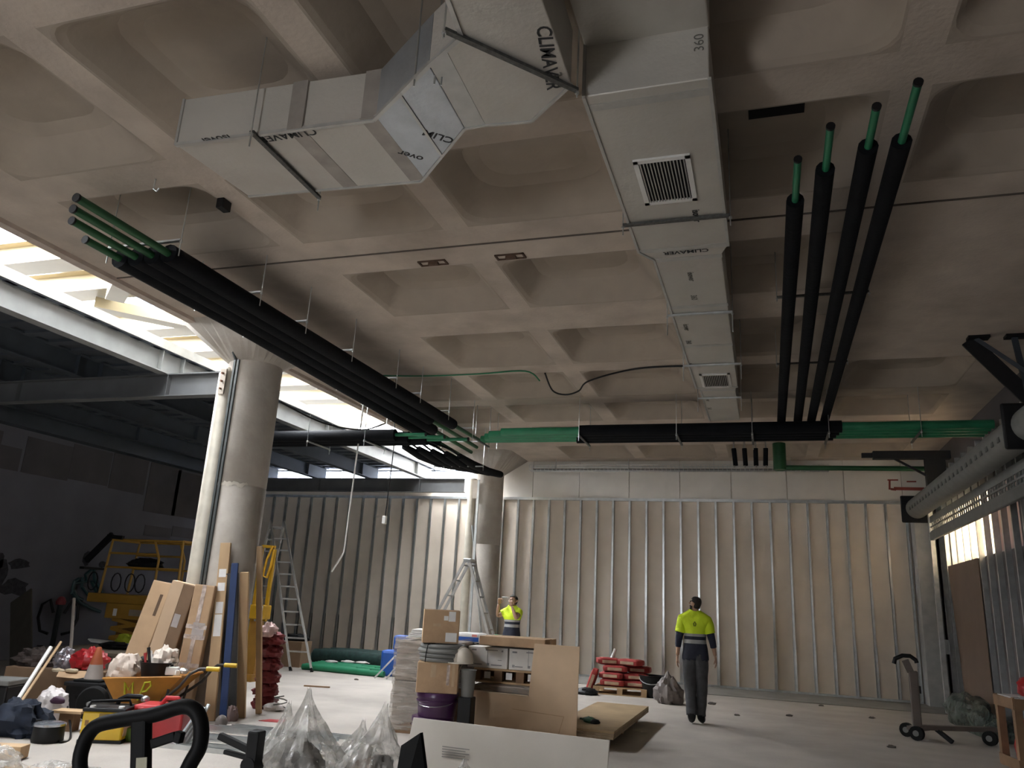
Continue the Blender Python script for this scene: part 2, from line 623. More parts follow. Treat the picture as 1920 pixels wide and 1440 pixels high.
def translucent(name, rgb, f=.5):
    m = bpy.data.materials.new(name)
    m.use_nodes = True
    nt = m.node_tree
    p = nt.nodes['Principled BSDF']
    p.inputs['Base Color'].default_value = (*rgb, 1)
    p.inputs['Roughness'].default_value = .35
    t = nt.nodes.new('ShaderNodeBsdfTranslucent')
    nz = nt.nodes.new('ShaderNodeTexNoise')
    nz.inputs['Scale'].default_value = 3
    mp = nt.nodes.new('ShaderNodeMix')
    mp.data_type = 'RGBA'
    mp.inputs['A'].default_value = (*rgb, 1)
    mp.inputs['B'].default_value = (*[c*.85 for c in rgb], 1)
    nt.links.new(nz.outputs['Fac'], mp.inputs['Factor'])
    nt.links.new(mp.outputs['Result'], t.inputs['Color'])
    mx = nt.nodes.new('ShaderNodeMixShader')
    mx.inputs[0].default_value = f
    nt.links.new(p.outputs[0], mx.inputs[1])
    nt.links.new(t.outputs[0], mx.inputs[2])
    nt.links.new(mx.outputs[0], nt.nodes['Material Output'].inputs[0])
    return m


win = struct(MB().bb((XR+.09, WY0, WZ0), (XR+.15, WY0+.05, WZ1)).bb((XR+.09, WY1-.05, WZ0), (XR+.15, WY1, WZ1)).bb((XR+.09, WY0, WZ0), (XR+.15, WY1, WZ0+.04)).bb((XR+.09, WY0, WZ1-.04), (XR+.15, WY1, WZ1)).bb((XR+.09, 14.55, WZ0), (XR+.15, 14.62, WZ1)).build('sun_patch_window', galv_dull))
box((XR+.11, 14.62, WZ0+.04), (XR+.12, WY1-.05, WZ1-.04)).build('pane', translucent('sun_patch_pane_bright', (.95, .84, .68), .42), win)
box((XR+.11, WY0+.05, WZ0+.04), (XR+.12, 14.55, WZ1-.04)).build('pane', translucent('sun_patch_pane_dim', (.55, .42, .38), .10), win)  # duller tint paints the weaker part of the sun patch

w2 = struct(MB().bb((XL, YB+.08, 4.47), (-6.9, YB+.12, 4.50)).bb((XL, YB+.08, 4.84), (-6.9, YB+.12, 4.87)).build('window_2', dark_steel))
for k in range(5):
    box((XL+1.42*k+.02, YB+.09, 4.50), (XL+1.42*k+1.40, YB+.10, 4.84)).build('pane', translucent('pane_frosted', (.85, .88, .95), .5) if k == 0 else bpy.data.materials['pane_frosted'], w2)

# ---- wall behind the camera with an unseen opening added for fill light
wf = MB()
wf.bb((XL-.2, YF-.2, 0), (-5.1, YF, H+.5))
wf.bb((-3.7, YF-.2, 0), (XR+.2, YF, H+.5))
wf.bb((-5.1, YF-.2, 2.4), (-3.7, YF, H+.5))
struct(wf.build('wall_front', board_m))

# ---- steel roof of the left aisle
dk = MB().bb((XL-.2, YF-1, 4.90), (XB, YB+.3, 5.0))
dk.bb((XB, YF-1, 4.90), (XS+.05, 3.0, 5.0)).bb((XS-.02, YF-1, 4.9), (XS-.013, 3.0, H+.1))  # unseen deck over the near skylight, added to block daylight
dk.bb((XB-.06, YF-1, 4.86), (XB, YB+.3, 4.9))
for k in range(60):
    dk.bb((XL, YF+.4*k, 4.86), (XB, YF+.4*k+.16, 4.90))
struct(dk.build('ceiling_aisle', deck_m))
struct(MB().bb((XB+.001, YF, 4.875), (XB+.012, 18.9, 5.01)).build('trim_3', M('edge_flashing', (.42, .41, .37), .6)))
struct(MB().bb((XL-.2, YF-1, 5.002), (XB-.01, YB+.3, 5.02)).build('ceiling_aisle_bounce_cover', bounce_cover))  # same unseen dark cover on top of the aisle deck


def ibeam(mb, a, b, h, wf_, t=.016):
    a, b = V(a), V(b)
    mb.bar(a+V((0, 0, t/2)), b+V((0, 0, t/2)), wf_, t)
    mb.bar(a+V((0, 0, h-t/2)), b+V((0, 0, h-t/2)), wf_, t)
    mb.bar(a+V((0, 0, h/2)), b+V((0, 0, h/2)), .012, h-t)
    return mb


mid_steel = M('mid_grey_steel', (.13, .135, .14), .6, .1, var=.12, scale=3)
g = 'steel beams of the aisle roof'
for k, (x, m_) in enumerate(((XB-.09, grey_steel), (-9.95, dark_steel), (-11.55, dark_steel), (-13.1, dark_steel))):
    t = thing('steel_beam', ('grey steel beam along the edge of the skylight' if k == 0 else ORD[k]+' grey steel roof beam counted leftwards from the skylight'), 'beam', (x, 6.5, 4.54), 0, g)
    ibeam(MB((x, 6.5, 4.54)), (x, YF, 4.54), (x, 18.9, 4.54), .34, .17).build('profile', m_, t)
    sb = MB((x, 6.5, 4.54))
    for y in (0, 4.5, 8.8, 9.25, 13.5, 17.9):
        sb.bb((x-.08, y-.006, 4.556), (x+.08, y+.006, 4.864))
    sb.build('stiffener_plate', m_, t)
for y, z, lab in ((9.02, 4.2, 'grey cross beam running left from the near round column'), (18.1, 4.14, 'dark cross beam above the studs left of the far column')):
    t = thing('cross_beam', lab, 'beam', (-10.5, y, z), 0, g)
    ibeam(MB((-10.5, y, z)), (XL, y, z), (-7.1, y, z), .34, .17).build('profile', mid_steel, t)
    MB((-10.5, y, z)).bb((-8.3, y-.08, z+.016), (-8.288, y+.08, z+.32)).bb((-11.2, y-.08, z+.016), (-11.188, y+.08, z+.32)).build('stiffener_plate', mid_steel, t)
t = thing('wall_plate_beam', 'dark steel edge beam lying along the top of the left wall', 'beam', (-13.85, 6.5, 4.38))
box((-13.99, YF, 4.38), (-13.7, 18.0, 4.86), (-13.85, 6.5, 4.38)).build('profile', dark_steel, t)

# ---- cream steelwork and sheets over the skylight
g = 'cream roof beams over the skylight'
for k, y in enumerate((2.4, 3.7, 4.9, 6.15, 7.5, 8.5, 10.2, 11.4, 12.6, 13.75, 14.9, 16.1, 17.3)):
    t = thing('roof_beam', ORD[k]+' cream roof beam crossing the skylight, counted from the front', 'beam', (-9, y, 5.7), 0, g)
    m_ = MB((-9, y, 5.7))
    m_.bb((-11.6, y-.19, 5.7), (-6.2, y+.19, 5.74)).bb((-11.6, y-.19, 6.02), (-6.2, y+.19, 6.05)).bb((-11.6, y-.06, 5.74), (-6.2, y+.06, 6.02))
    m_.build('profile', cream, t)
g = 'cream diagonal braces over the skylight'
for k, (a, b) in enumerate((((-9.2, 5.0), (-8.0, 6.0)), ((-8.0, 3.9), (-9.2, 4.8)), ((-8.0, 7.6), (-9.0, 8.4)), ((-8.3, 10.1), (-9.6, 8.6)), ((-7.6, 9.0), (-8.1, 9.6)))):
    t = MB((a[0], a[1], 5.6)).bar((*a, 5.60), (*b, 5.60), .26, .16).build('diagonal_brace', cream)
    tag(t, ORD[k]+' cream diagonal brace between roof beams, counted from the front', 'brace', g)
sheet_m = M('blue_grey_sheet', (.030, .042, .058), .4, var=.25, scale=3, stretch=(6, 1, 1))
timber_o = M('orange_timber', (.10, .05, .012), .6, var=.1, scale=4)
for k, (y, h_, x0, x1) in enumerate(((10.2, .9, -10.6, -8.2), (8.5, .7, -10.0, -8.4), (12.6, .5, -10.6, -7.6), (13.75, .5, -10.6, -7.6), (14.9, .5, -10.6, -7.6))):
    n = 24
    m_ = MB((x0, y, 6.1))
    vs = []
    for i in range(n+1):
        x = x0+(x1-x0)*i/n
        yy = y+.05*math.sin(i*1.9)
        vs += [(x, yy, 6.05), (x, yy+.1, 6.05+h_), (x, yy+.012, 6.05), (x, yy+.112, 6.05+h_)]
    m_.add(vs, [(4*i, 4*i+4, 4*i+5, 4*i+1) for i in range(n)]+[(4*i+2, 4*i+6, 4*i+7, 4*i+3) for i in range(n)])
    o = m_.build('plastic_sheet', sheet_m, smooth=True)
    tag(o, ORD[k]+' hanging blue grey sheet above the skylight, counted from the front', 'sheet', 'blue grey sheets above the skylight')
for k, (p0, p1, p2) in enumerate((((315, 480), (390, 483), (375, 505)), ((82, 492), (160, 497), (135, 527)), ((0, 462), (28, 460), (6, 478)))):
    A, B, C = at(*p0, Z=6.055), at(*p1, Z=6.055), at(*p2, Z=6.055)
    if k == 0:
        A, B, C = at(82, 480, Z=6.055), at(118, 476, Z=6.055), at(98, 472, Z=6.055)
    o = MB(A).prism([A, B, C], (0, 0, .04)).build('timber_sheet', timber_o)
    tag(o, ('small', 'large', 'leftmost')[k]+' orange timber panel up in the skylight', 'panel', 'orange timber panels in the skylight')

# ---- two round columns with flared capitals
def column(cx, cy, r, label, name='round_column'):
    t = thing(name, label, 'column', (cx, cy, 0))
    m_ = MB((cx, cy, 0))
    m_.lathe([(r, 0), (r, 2.87), (r-.004, 2.875), (r-.004, 2.89), (r, 2.895), (r, 4.62)], 40, (cx, cy, 0))
    m_.build('shaft', col_m, t, smooth=50)
    m_ = MB((cx, cy, 0))
    n = 32
    sq, ci, mid = [], [], []
    for k in range(n):
        a = 2*PI*(k+.5)/n
        c_, s_ = math.cos(a), math.sin(a)
        d = max(abs(c_), abs(s_))
        ci.append((cx+r*c_, cy+r*s_, 4.60))
        sq.append((cx+.78*c_/d, cy+.86*s_/d, H))
    for k in range(n):
        m_.add([ci[k], ci[(k+1) % n], sq[(k+1) % n], sq[k]], [(0, 1, 2, 3)])
    m_.build('capital', col_m, t)
    return t


c1 = column(-6.85, 9.02, .37, 'large round concrete column with flared capital left of the centre')
m_ = MB((-6.85, 9.02, 0))     # cream half-round cover and slotted rails on the near face
cxa = -6.85-.37*math.sin(.42)
m_.tube([(-7.06, 8.72, 0), (-7.06, 8.72, 4.42), (-7.06, 8.74, 4.5)], [.12, .12, .06], 14)
m_.build('pipe_cover', M('cream_cover', (.52, .48, .40), .6), c1, smooth=True)
m_ = MB((-6.85, 9.02, 0))
for dx in (0, .055):
    m_.bb((-6.93+dx, 8.625+dx*.0, .95), (-6.90+dx, 8.67, 4.60))
m_.bar((-6.9, 8.64, 4.6), (-6.98, 8.4, 5.0), .03, .04)
m_.build('conduit_rail', M('dark_rail', (.09, .10, .10), .5, .4), c1)
pl = MB((-6.85, 9.02, 0)).bb((-7.08, 8.585, 4.1), (-6.99, 8.605, 4.46)).build('fixing_plate', M('plate_beige', (.46, .40, .33), .6), c1)
for z in (4.17, 4.28, 4.39):
    MB((-6.85, 9.02, 0)).cyl((-7.035, 8.59, z), (-7.035, 8.55, z), .014, n=6).build('bolt', M('rusty_bolt', (.2, .09, .05), .7), pl)
# rough band and stains where two pours meet
m_ = MB((-6.85, 9.02, 0))
n = 22
rr = .373
vs, fs_ = [], []
for i in range(n+1):
    a = math.radians(-105+i*70/n)
    zz = 2.86+random.uniform(-.03, .02)
    zt = 2.90+random.uniform(-.01, .02)
    for z in (zz, zt):
        vs.append((-6.85+rr*math.cos(a), 9.02+rr*math.sin(a), z))
m_.add(vs, [(2*i, 2*i+2, 2*i+3, 2*i+1) for i in range(n)])
m_.build('plaster_band', M('plaster_band', (.52, .48, .41), .9), c1)
c2 = column(-6.5, 18.2, .37, 'far round concrete column standing between the two stud walls')
MB((-6.5, 18.2, 0)).tube([(-6.82, 17.93, .1), (-6.82, 17.93, 4.45)], .11, 12).build('pipe_cover', MATS['cream_cover'], c2, smooth=True)
pl = MB((-6.5, 18.2, 0)).bb((-6.75, 17.77, 3.95), (-6.62, 17.79, 4.4)).build('fixing_plate', MATS['plate_beige'], c2)

# ================================================================== DUCTS AND PIPES UNDER THE CEILING
ZD, ZT = 4.6, 4.98
DUCT = V((-.6, 7, ZD))


def ring_prism(mb, poly, z0, z1, mi=0):
    mb.prism([(x, y, z0) for x, y in poly], (0, 0, z1-z0), mi)


t = thing('main_duct', 'long foil faced main air duct with two grilles running towards the back wall', 'duct', DUCT)
poly = [(-.985, 4.08), (-.225, 4.08), (-.222, 6.35), (-.285, 6.51), (-.335, 12.84), (-.81, 12.84), (-.81, 10.92), (-.87, 10.84), (-.87, 6.52), (-.985, 6.33)]
m_ = MB(DUCT)
for seg in ([(-.985, 4.08), (-.225, 4.08), (-.222, 6.35), (-.985, 6.35)], [(-.985, 6.35), (-.222, 6.35), (-.285, 6.52), (-.875, 6.52)],
            [(-.875, 6.52), (-.285, 6.52), (-.30, 10.86), (-.86, 10.86)], [(-.86, 10.86), (-.30, 10.86), (-.335, 10.95), (-.81, 10.95)], [(-.81, 10.95), (-.335, 10.95), (-.335, 12.84), (-.81, 12.84)]):
    ring_prism(m_, seg, ZD, ZT)
m_.build('casing', foil, t, bevel=.008)
m_ = MB(DUCT)
m_.bb((-.99, YF+.6, 4.97), (-.22, 4.12, 5.42))
m_.build('raised_casing', foil, t, bevel=.01)
# foil tape round the joints, arrises
for y, x0, x1 in ((4.2, -.985, -.222), (6.33, -.985, -.222), (6.54, -.876, -.285), (7.72, -.872, -.288), (9.0, -.868, -.294), (10.84, -.862, -.30), (10.97, -.81, -.335)):
    MB(DUCT).bb((x0-.004, y-.035, ZD-.003), (x1+.004, y+.035, ZD+.02)).build('foil_tape', foil_tape, t)
m_ = MB(DUCT)
for (a, b) in (((-.985, 4.08), (-.985, 6.33)), ((-.875, 6.52), (-.862, 10.84)), ((-.81, 10.95), (-.81, 12.84)), ((-.985, 6.33), (-.875, 6.52)), ((-.225, 4.08), (-.222, 6.35))):
    m_.bar((*a, ZD), (*b, ZD), .022, .022)
m_.bar((-.985, 4.078, ZD), (-.985, 4.078, ZT), .02, .02)
m_.build('edge_tape', foil_tape, t)
for y0, x0, x1, ys_ in ((4.85, -.805, -.41, .64), (10.15, -.765, -.375, .64)):
    gr = MB(DUCT)
    gr.bb((x0, y0, ZD-.018), (x0+.035, y0+ys_, ZD)).bb((x1-.035, y0, ZD-.018), (x1, y0+ys_, ZD)).bb((x0, y0, ZD-.018), (x1, y0+.04, ZD)).bb((x0, y0+ys_-.04, ZD-.018), (x1, y0+ys_, ZD))
    go = gr.build('grille_frame', white_p, t)
    MB(DUCT).bb((x0+.03, y0+.035, ZD-.004), (x1-.03, y0+ys_-.035, ZD-.001)).build('grille_void', M('void_black', (.004, .004, .004), .9), go)
    nsl = 14
    for k in range(nsl):
        xx = x0+.035+(x1-x0-.07)*(k+.5)/nsl
        MB(DUCT).bb((xx-.004, y0+.035, ZD-.017), (xx+.004, y0+ys_-.035, ZD-.003)).build('grille_slat', alu, go)
# straps (perforated channel) under the duct with rods
rodm = galv


def hanger(label, x0, x1, y, z, zt=H, cat='hanger', group=None, name='trapeze_hanger', drop=.09, chan=True, ch_m=None, dirv=None):
    """threaded rods with a perforated channel between them"""
    c = V(((x0+x1)/2, y, z))
    a, b = V((x0, y, z)), V((x1, y, z))
    if dirv:
        a, b = V(dirv[0]), V(dirv[1])
        c = (a+b)/2
    t = thing(name, label, cat, c, 0, group)
    if chan:
        MB(c).bar(a, b, .035, .02).build('channel', ch_m or galv_dull, t)
    for p in (a, b):
        zz = ceil_z(p.x, p.y)+.01 if zt == H else zt
        r_ = MB(c).cyl((p.x, p.y, z-drop), (p.x, p.y, zz), .0055, n=6).build('rod', rodm, t)
        MB(c).cyl((p.x, p.y, z-.026), (p.x, p.y, z-.012), .014, n=6).build('nut', galv, r_)
    return t


dark_ch = M('dark_channel', (.10, .10, .095), .55, .4, var=.3, scale=40)
gm = 'trapeze hangers of the main duct'
hanger('thin dark strap hanger under the main duct just past the large grille', -1.03, -.18, 5.78, ZD-.016, group=gm, ch_m=dark_ch)
hanger('thin grey strap hanger crossing under the narrow middle run of the main duct', -.92, -.25, 7.9, ZD-.016, group=gm, drop=.22)
hanger('pair of rods with strap just before the small far grille of the main duct', -.93, -.22, 9.72, ZD-.016, group=gm, drop=.2)
hanger('pair of rods with strap just behind the small far grille of the main duct', -.88, -.27, 11.35, ZD-.016, group=gm, drop=.2)


def duct_text(par, px, py, body, size, ang, mat_=None, z=ZD-.0035):
    """print on a downward face; ang is the reading direction on the plan seen from below"""
    p = at(px, py, Z=z)
    off = V(par.location)
    x = V((math.cos(ang), math.sin(ang), 0))
    y = V((0, 0, -1)).cross(x)
    return text_mesh('print', body, size, mat_ or ink, par, p-off, x, y, bold=.002)


duct_text(t, 1286, 472, 'CLIMAVER', .085, PI)
ink_l = M('print_ink_light', (.12, .115, .10), .8, var=.2)
duct_text(t, 1306, 405, 'isover', .085, PI/2)
for px, py, b in ((1296, 519, 'isover'), (1301, 558, '360'), (1287, 614, 'isover'), (1291, 642, '360'), (1327, 749, 'isover'), (1330, 766, '360'), (1292, 684, '360')):
    duct_text(t, px, py, b, .085, PI/2, ink_l)
duct_text(t, 1324, 95, '360', .11, PI/2, ink_l, z=ZD-.0035) if False else None
text_mesh('print', '360', .085, ink_l, t, V((-.28, 4.076, 4.86))-DUCT, (0, 0, 1), (-1, 0, 0))

# ---- branch duct: straight run, offset and bend
BD = V((-2.6, 4.2, ZD))
t = thing('branch_duct', 'stubby foil faced branch duct with offset and bend left of the main duct', 'duct', BD)
front = [(-3.95, 3.94), (-2.39, 3.99), (-1.81, 3.57), (-1.53, 3.385), (-1.50, 3.10), (-1.49, 1.2)]
back = [(-3.88, 4.70), (-2.40, 4.79), (-1.83, 4.22), (-1.71, 4.215), (-1.37, 4.245), (-1.03, 3.94), (-1.02, 3.5), (-1.02, 1.2)]
m_ = MB(BD)
ring_prism(m_, [front[0], front[1], back[1], back[0]], ZD, ZT)
m_.build('straight_run', foil, t, bevel=.006)
m_ = MB(BD)
ring_prism(m_, [front[1], front[2], back[2], back[1]], ZD-.002, ZT)
m_.build('offset_piece', M('duct_foil_reflection_tint', (.44, .47, .50), .35, .7, var=.1, scale=4, bump=.2, bscale=18), t, bevel=.006)  # bluish reflection put into the colour of this piece
m_ = MB(BD)
ring_prism(m_, [front[2], front[3], (-1.03, 3.93), back[4], back[3], back[2]], ZD, ZT)
m_.build('bend', foil, t, bevel=.006)
m_ = MB(BD)
ring_prism(m_, [front[3], front[4], front[5], back[7], back[6], (-1.03, 3.93)], ZD-.001, ZT)
m_.build('cross_run', foil, t, bevel=.006)
m_ = MB(BD)
for a, b in zip(front[:4], front[1:5]):
    m_.bar((*a, ZD), (*b, ZD), .026, .026)
for a, b in zip(back[:5], back[1:6]):
    m_.bar((*a, ZD), (*b, ZD), .02, .02)
m_.bar((*front[0], ZD), (*front[0], ZT), .02, .02)
m_.bar((-2.10, 3.78, ZD-.004), (-2.11, 4.5, ZD-.004), .02, .012)
m_.build('edge_tape', foil_tape, t)
ft2 = M('foil_tape_brown', (.36, .33, .30), .5, .4, var=.15, scale=6)
for x in (-2.98, -2.42):
    MB(BD).bb((x-.06, 3.955, ZD-.003), (x+.06, 4.765, ZD)).build('foil_tape', ft2, t)
    MB(BD).bb((x-.06, 3.955+(x+3)*.03, ZD), (x+.06, 3.97+(x+3)*.03, ZT)).build('foil_tape', ft2, t)
MB(BD).prism([(-1.80, 3.58, ZD-.003), (-1.66, 3.48, ZD-.003), (-1.68, 4.21, ZD-.003), (-1.82, 4.21, ZD-.003)], (0, 0, .003)).build('foil_tape', foil_tape, t)
duct_text(t, 405, 261, 'isover', .10, PI)
duct_text(t, 538, 254, 'CLIMAVER', .10, PI)
duct_text(t, 770, 292, 'over', .10, PI+.75)
duct_text(t, 822, 256, 'CLIM', .10, PI+.75)
duct_text(t, 1028, 112, 'CLIMAVER', .12, PI/2+.15)
duct_text(t, 1043, 150, '360', .10, PI/2+.15, ink_l)
gb = 'strap hangers of the branch duct'
hanger('dark perforated strap hanger under the left end of the branch duct', 0, 0, 4.3, ZD-.016, group=gb, ch_m=dark_ch, dirv=((-3.28, 3.90, ZD-.016), (-3.30, 4.82, ZD-.016)), drop=.12)
hanger('dark perforated strap hanger across the bend between the ducts', 0, 0, 3.6, ZD-.016, group=gb, ch_m=dark_ch, dirv=((-1.60, 3.30, ZD-.016), (-1.005, 3.985, ZD-.016)), drop=.05)
for k, (px, py) in enumerate(((780, 150), (818, 146), (831, 148))):
    p = at(px, py, Z=ZD)
    o = MB((p.x, p.y-.02, ZD)).cyl((p.x, p.y-.02, ZD-.06), (p.x, p.y-.02, ceil_z(p.x, p.y-.02)+.01), .006, n=6).build('threaded_rod', galv)
    tag(o, ('left', 'middle', 'right')[k]+' bare threaded rod hanging beside the offset of the branch duct', 'rod', 'threaded rods at the duct offset')


# ---- insulated pipes
def pipe(name, label, pts_in, pts_out, r_in, r_out, group, gmat=green, wrapm=insul, cap=True):
    """inner green pipe with a black foam sleeve over part of it"""
    off = V(pts_in[0])
    t = thing(name, label, 'pipe', off, 0, group)
    MB(off).tube(pts_in, r_in, 12).build('inner_pipe', gmat, t, smooth=True)
    if cap:
        d = (V(pts_in[0])-V(pts_in[1])).normalized()
        MB(off).cyl(V(pts_in[0])-d*.005, V(pts_in[0])+d*.015, r_in*1.12, n=12).build('end_cap', black, t, smooth=True)
    sl = MB(off).tube(pts_out, r_out, 12, cap=True)
    sl.build('foam_sleeve', wrapm, t, smooth=True)
    return t


# left run of four along the skylight
g = 'black insulated pipes along the skylight'
ZL = 4.52
for k in range(4):
    x = -5.78+.19*k
    yn = (4.95, 4.62, 4.45, 4.30)[k]
    ye = (13.8, 13.3, 12.8, 12.4)[k]
    dx = (-.20, -.1, -.03, .04)[k]
    def P(y, x=x, dx=dx): return (x+dx*max(0, (y-7)/5), y, ZL)
    pipe('insulated_pipe', ('leftmost', 'second from left', 'third from left', 'rightmost')[k]+' of four black sleeved pipes hung along the skylight',
         [P(yn), P(7), P(ye+1.6)], [P(5.35), P(7), P(9.5), P(ye-(.0, .5, .8, 0)[k])], .035, .093, g, gmat=green_d if k < 9 else green)
gh = 'trapeze hangers of the skylight pipe run'
yy = [5.34, 6.6, 7.5, 8.6, 9.9, 10.75, 11.9, 13.2, 14.4]
for k, y in enumerate(yy):
    dx0 = -.2*max(0, (y-7)/5)
    dx1 = .04*max(0, (y-7)/5)
    hanger(ORD[k]+' trapeze hanger of the pipe run along the skylight, counted from the front', -5.92+dx0, -5.08+dx1, y, ZL+.118 if y > 5.2 else ZL+.06, group=gh, drop=.16, ch_m=galv)
# loose sagging sleeves near the far column
g = 'sagging black sleeves near the far column'
for k in range(5):
    x = -6.5+.185*k
    z0 = 4.34
    y0 = 13.3+.25*k
    a = [(x, y0, z0-.02), (x+.02, y0+.7, z0-.06), (x+.05, y0+1.6, z0-.05), (x+.10, y0+2.3, z0+.0)]
    o = MB(a[0]).tube(a, [.06, .085, .085, .075], 10).tube([(x-.1-.04*k, y0-.9, z0+.10), (x-.02, y0-.4, z0+.03), (x, y0+.02, z0-.02)], .02, 6).build('foam_sleeve', insul, smooth=True)
    tag(o, ('leftmost', 'second', 'third', 'fourth', 'rightmost')[k]+' of five sagging black sleeves hung left of the far column', 'sleeve', g)
hanger('trapeze hanger under the sagging sleeves by the far column', -6.6, -5.5, 15.0, 4.24, group=None)
# pipes crossing behind the near column
g = 'dark pipes crossing the aisle behind the near column'
for k in range(3):
    y = 11.7+.21*k
    xe = (-5.9, -5.75, -5.5)[k]
    pipe('insulated_pipe', ('front', 'middle', 'rear')[k]+' dark sleeved pipe crossing the aisle behind the near column', [(xe+.55+.1*k, y, 4.19), (-9.5, y, 4.19)], [(xe, y, 4.19), (-9.6, y, 4.19)], .03, .1, g)
hanger('trapeze hanger of the aisle pipes nearest the column', -7.6, -7.6, 11.9, 4.07, zt=4.54, dirv=((-7.5, 11.55, 4.07), (-7.5, 12.3, 4.07)), chan=True)
hanger('trapeze hanger of the aisle pipes under the skylight', -6.7, -6.7, 11.9, 4.07, dirv=((-6.4, 11.55, 4.07), (-6.4, 12.3, 4.07)))

# cross run before the back wall
g = 'black sleeved pipes of the cross run'
for k in range(4):
    y = 12.98+.2*k
    xa = (-3.02, -3.05, -3.15, -3.2)[k]
    xg = (-4.45, -4.75, -4.9, -5.05)[k]
    pipe('cross_pipe', ('front', 'second', 'third', 'rear')[k]+' pipe of the cross run with green left end', [(xg, y, 4.5), (3.3, y, 4.5)], [(xa, y, 4.5), (1.2-.03*k, y, 4.5)], .07, .0985, g, cap=False)
gh = 'rod pairs of the cross pipe run'
for k, x in enumerate((-4.95, -3.0, -1.35, -.15, 1.0, 2.3)):
    hanger(ORD[k].replace('nearest', 'first')+' rod pair of the cross pipe run counted from the left', x, x, 13.3, 4.38, group=gh, dirv=((x, 12.84, 4.385), (x, 13.74, 4.385)), ch_m=dark_ch)
# four pipes on the right coming forward
g = 'four black sleeved pipes on the right'
for k, (x0, x1, y0, ys_) in enumerate(((.315, .315, 5.35, 5.95), (.51, .575, 4.98, 5.52), (.775, .785, 4.82, 5.28), (.985, .99, 4.62, 5.26))):
    pts = [(x0, y0, 4.75), (x0+(x1-x0)*.5, 9, 4.75), (x1, 13.5, 4.72)]
    pipe('insulated_pipe', ('leftmost', 'second from left', 'third from left', 'rightmost')[k]+' of four black sleeved pipes running forward under the right ceiling', pts, [(x0, ys_, 4.75), (x0+(x1-x0)*.5, 9, 4.75), (x1, 13.45, 4.72)], .027, .068, g)
hanger('trapeze hanger of the four right pipes nearest the camera', .2, 1.1, 8.2, 4.835, drop=.05, ch_m=dark_ch)
hanger('trapeze hanger of the four right pipes halfway along', .22, 1.1, 10.6, 4.835, drop=.05, ch_m=dark_ch)
# green drop and wall run
o = MB((.25, 16.9, 4.5)).tube([(.30, 13.35, 4.38), (.30, 16.6, 4.3), (.30, 16.95, 4.5), (.34, 17.3, 4.55)], .11, 14).build('green_drop_pipe', green_d, smooth=True)
o2 = MB((.4, 17, 4.5))
o2.tube([(.33, 16.95, 5.0), (.33, 16.95, 4.62), (.4, 16.95, 4.5), (3.3, 16.95, 4.48)], .055, 12)
bpy.data.objects.remove(o)
tag(MB((.33, 16.95, 4.5)).tube([(.33, 16.95, 5.06), (.33, 16.95, 4.50)], .13, 16).tube([(.33, 16.95, 4.55), (3.3, 16.95, 4.52)], .05, 10).build('green_drop_pipe', green_d, smooth=True), 'green pipe dropping behind the cross run and turning right along the wall', 'pipe')
g = 'short black sleeved droppers at the cable tray'
for k, px in enumerate((1376, 1396, 1417, 1436)):
    p = at(px, 850, Y=16.65)
    t = thing('pipe_dropper', ('leftmost', 'second', 'third', 'rightmost')[k]+' of four short black sleeved droppers above the back wall', 'pipe', (p.x, 16.65, 4.8), 0, g)
    MB((p.x, 16.65, 4.8)).cyl((p.x, 16.65, 4.90), (p.x+.03*(2-k)*.5, 16.65, 4.54), .05, n=10).build('foam_sleeve', insul, t, smooth=True)
    MB((p.x, 16.65, 4.8)).cyl((p.x, 16.65, H), (p.x, 16.65, 4.5), .018, n=8).build('inner_pipe', alu, t, smooth=True)

# ---- wire cable tray along the back wall
t = thing('cable_tray', 'wire mesh cable tray running along the top of the back wall', 'tray', (-3, 18.7, 4.8))
m_ = MB((-3, 18.7, 4.8))
for (y, z) in ((18.62, 4.92), (18.62, 4.86), (18.62, 4.80), (18.7, 4.79), (18.8, 4.79), (18.88, 4.80), (18.88, 4.92)):
    m_.cyl((-5.6, y, z), (1.4, y, z), .007, n=5)
m_.build('long_wire', galv, t)
m_ = MB((-3, 18.7, 4.8))
for k in range(71):
    x = -5.6+.1*k
    m_.tube([(x, 18.62, 4.92), (x, 18.62, 4.79), (x, 18.88, 4.79), (x, 18.88, 4.92)], .005, 4)
o = m_.build('cross_wire', galv, t)
m_ = MB((-3, 18.7, 4.8))
for y in (18.68, 18.73, 18.79):
    m_.tube([(-5.5+.84*k, y+random.uniform(-.015, .015), 4.815) for k in range(9)], .018, 6)
m_.build('cable', black, t, smooth=True)
for x in (-4.9, -3.1, -1.1, .6):
    MB((-3, 18.7, 4.8)).cyl((x, 18.6, 4.76), (x, 18.6, H-.001), .006, n=6).build('rod', galv, t)

# ---- dark opening in a coffer, plates, clips, loose wires
p = [at(1402, 182, Z=H+.29), at(1510, 172, Z=H+.29)]
struct(MB().bb((p[0].x, p[0].y-.0, H+.265), (p[1].x, p[0].y+.26, H+.286)).build('trim_2', MATS['void_black']))
rust = M('rusty_plate', (.10, .06, .04), .9, var=.4, scale=12)
for k, (px, py) in enumerate(((812, 492), (957, 480))):
    p = at(px, py, Z=H)
    o = MB((p.x, p.y, H)).bb((p.x-.16, p.y-.06, H-.015), (p.x+.16, p.y-.045, H)).bb((p.x-.16, p.y+.045, H-.015), (p.x+.16, p.y+.06, H)).bb((p.x-.16, p.y-.06, H-.015), (p.x-.14, p.y+.06, H)).bb((p.x+.14, p.y-.06, H-.015), (p.x+.16, p.y+.06, H)).bb((p.x-.05, p.y-.02, H-.03), (p.x+.06, p.y+.03, H)).build('rusty_insert', rust)
    tag(o, ('left', 'right')[k]+' rusty steel insert cast in the wide ceiling rib', 'plate', 'rusty inserts in the ceiling rib')
p = at(421, 376, Z=H)
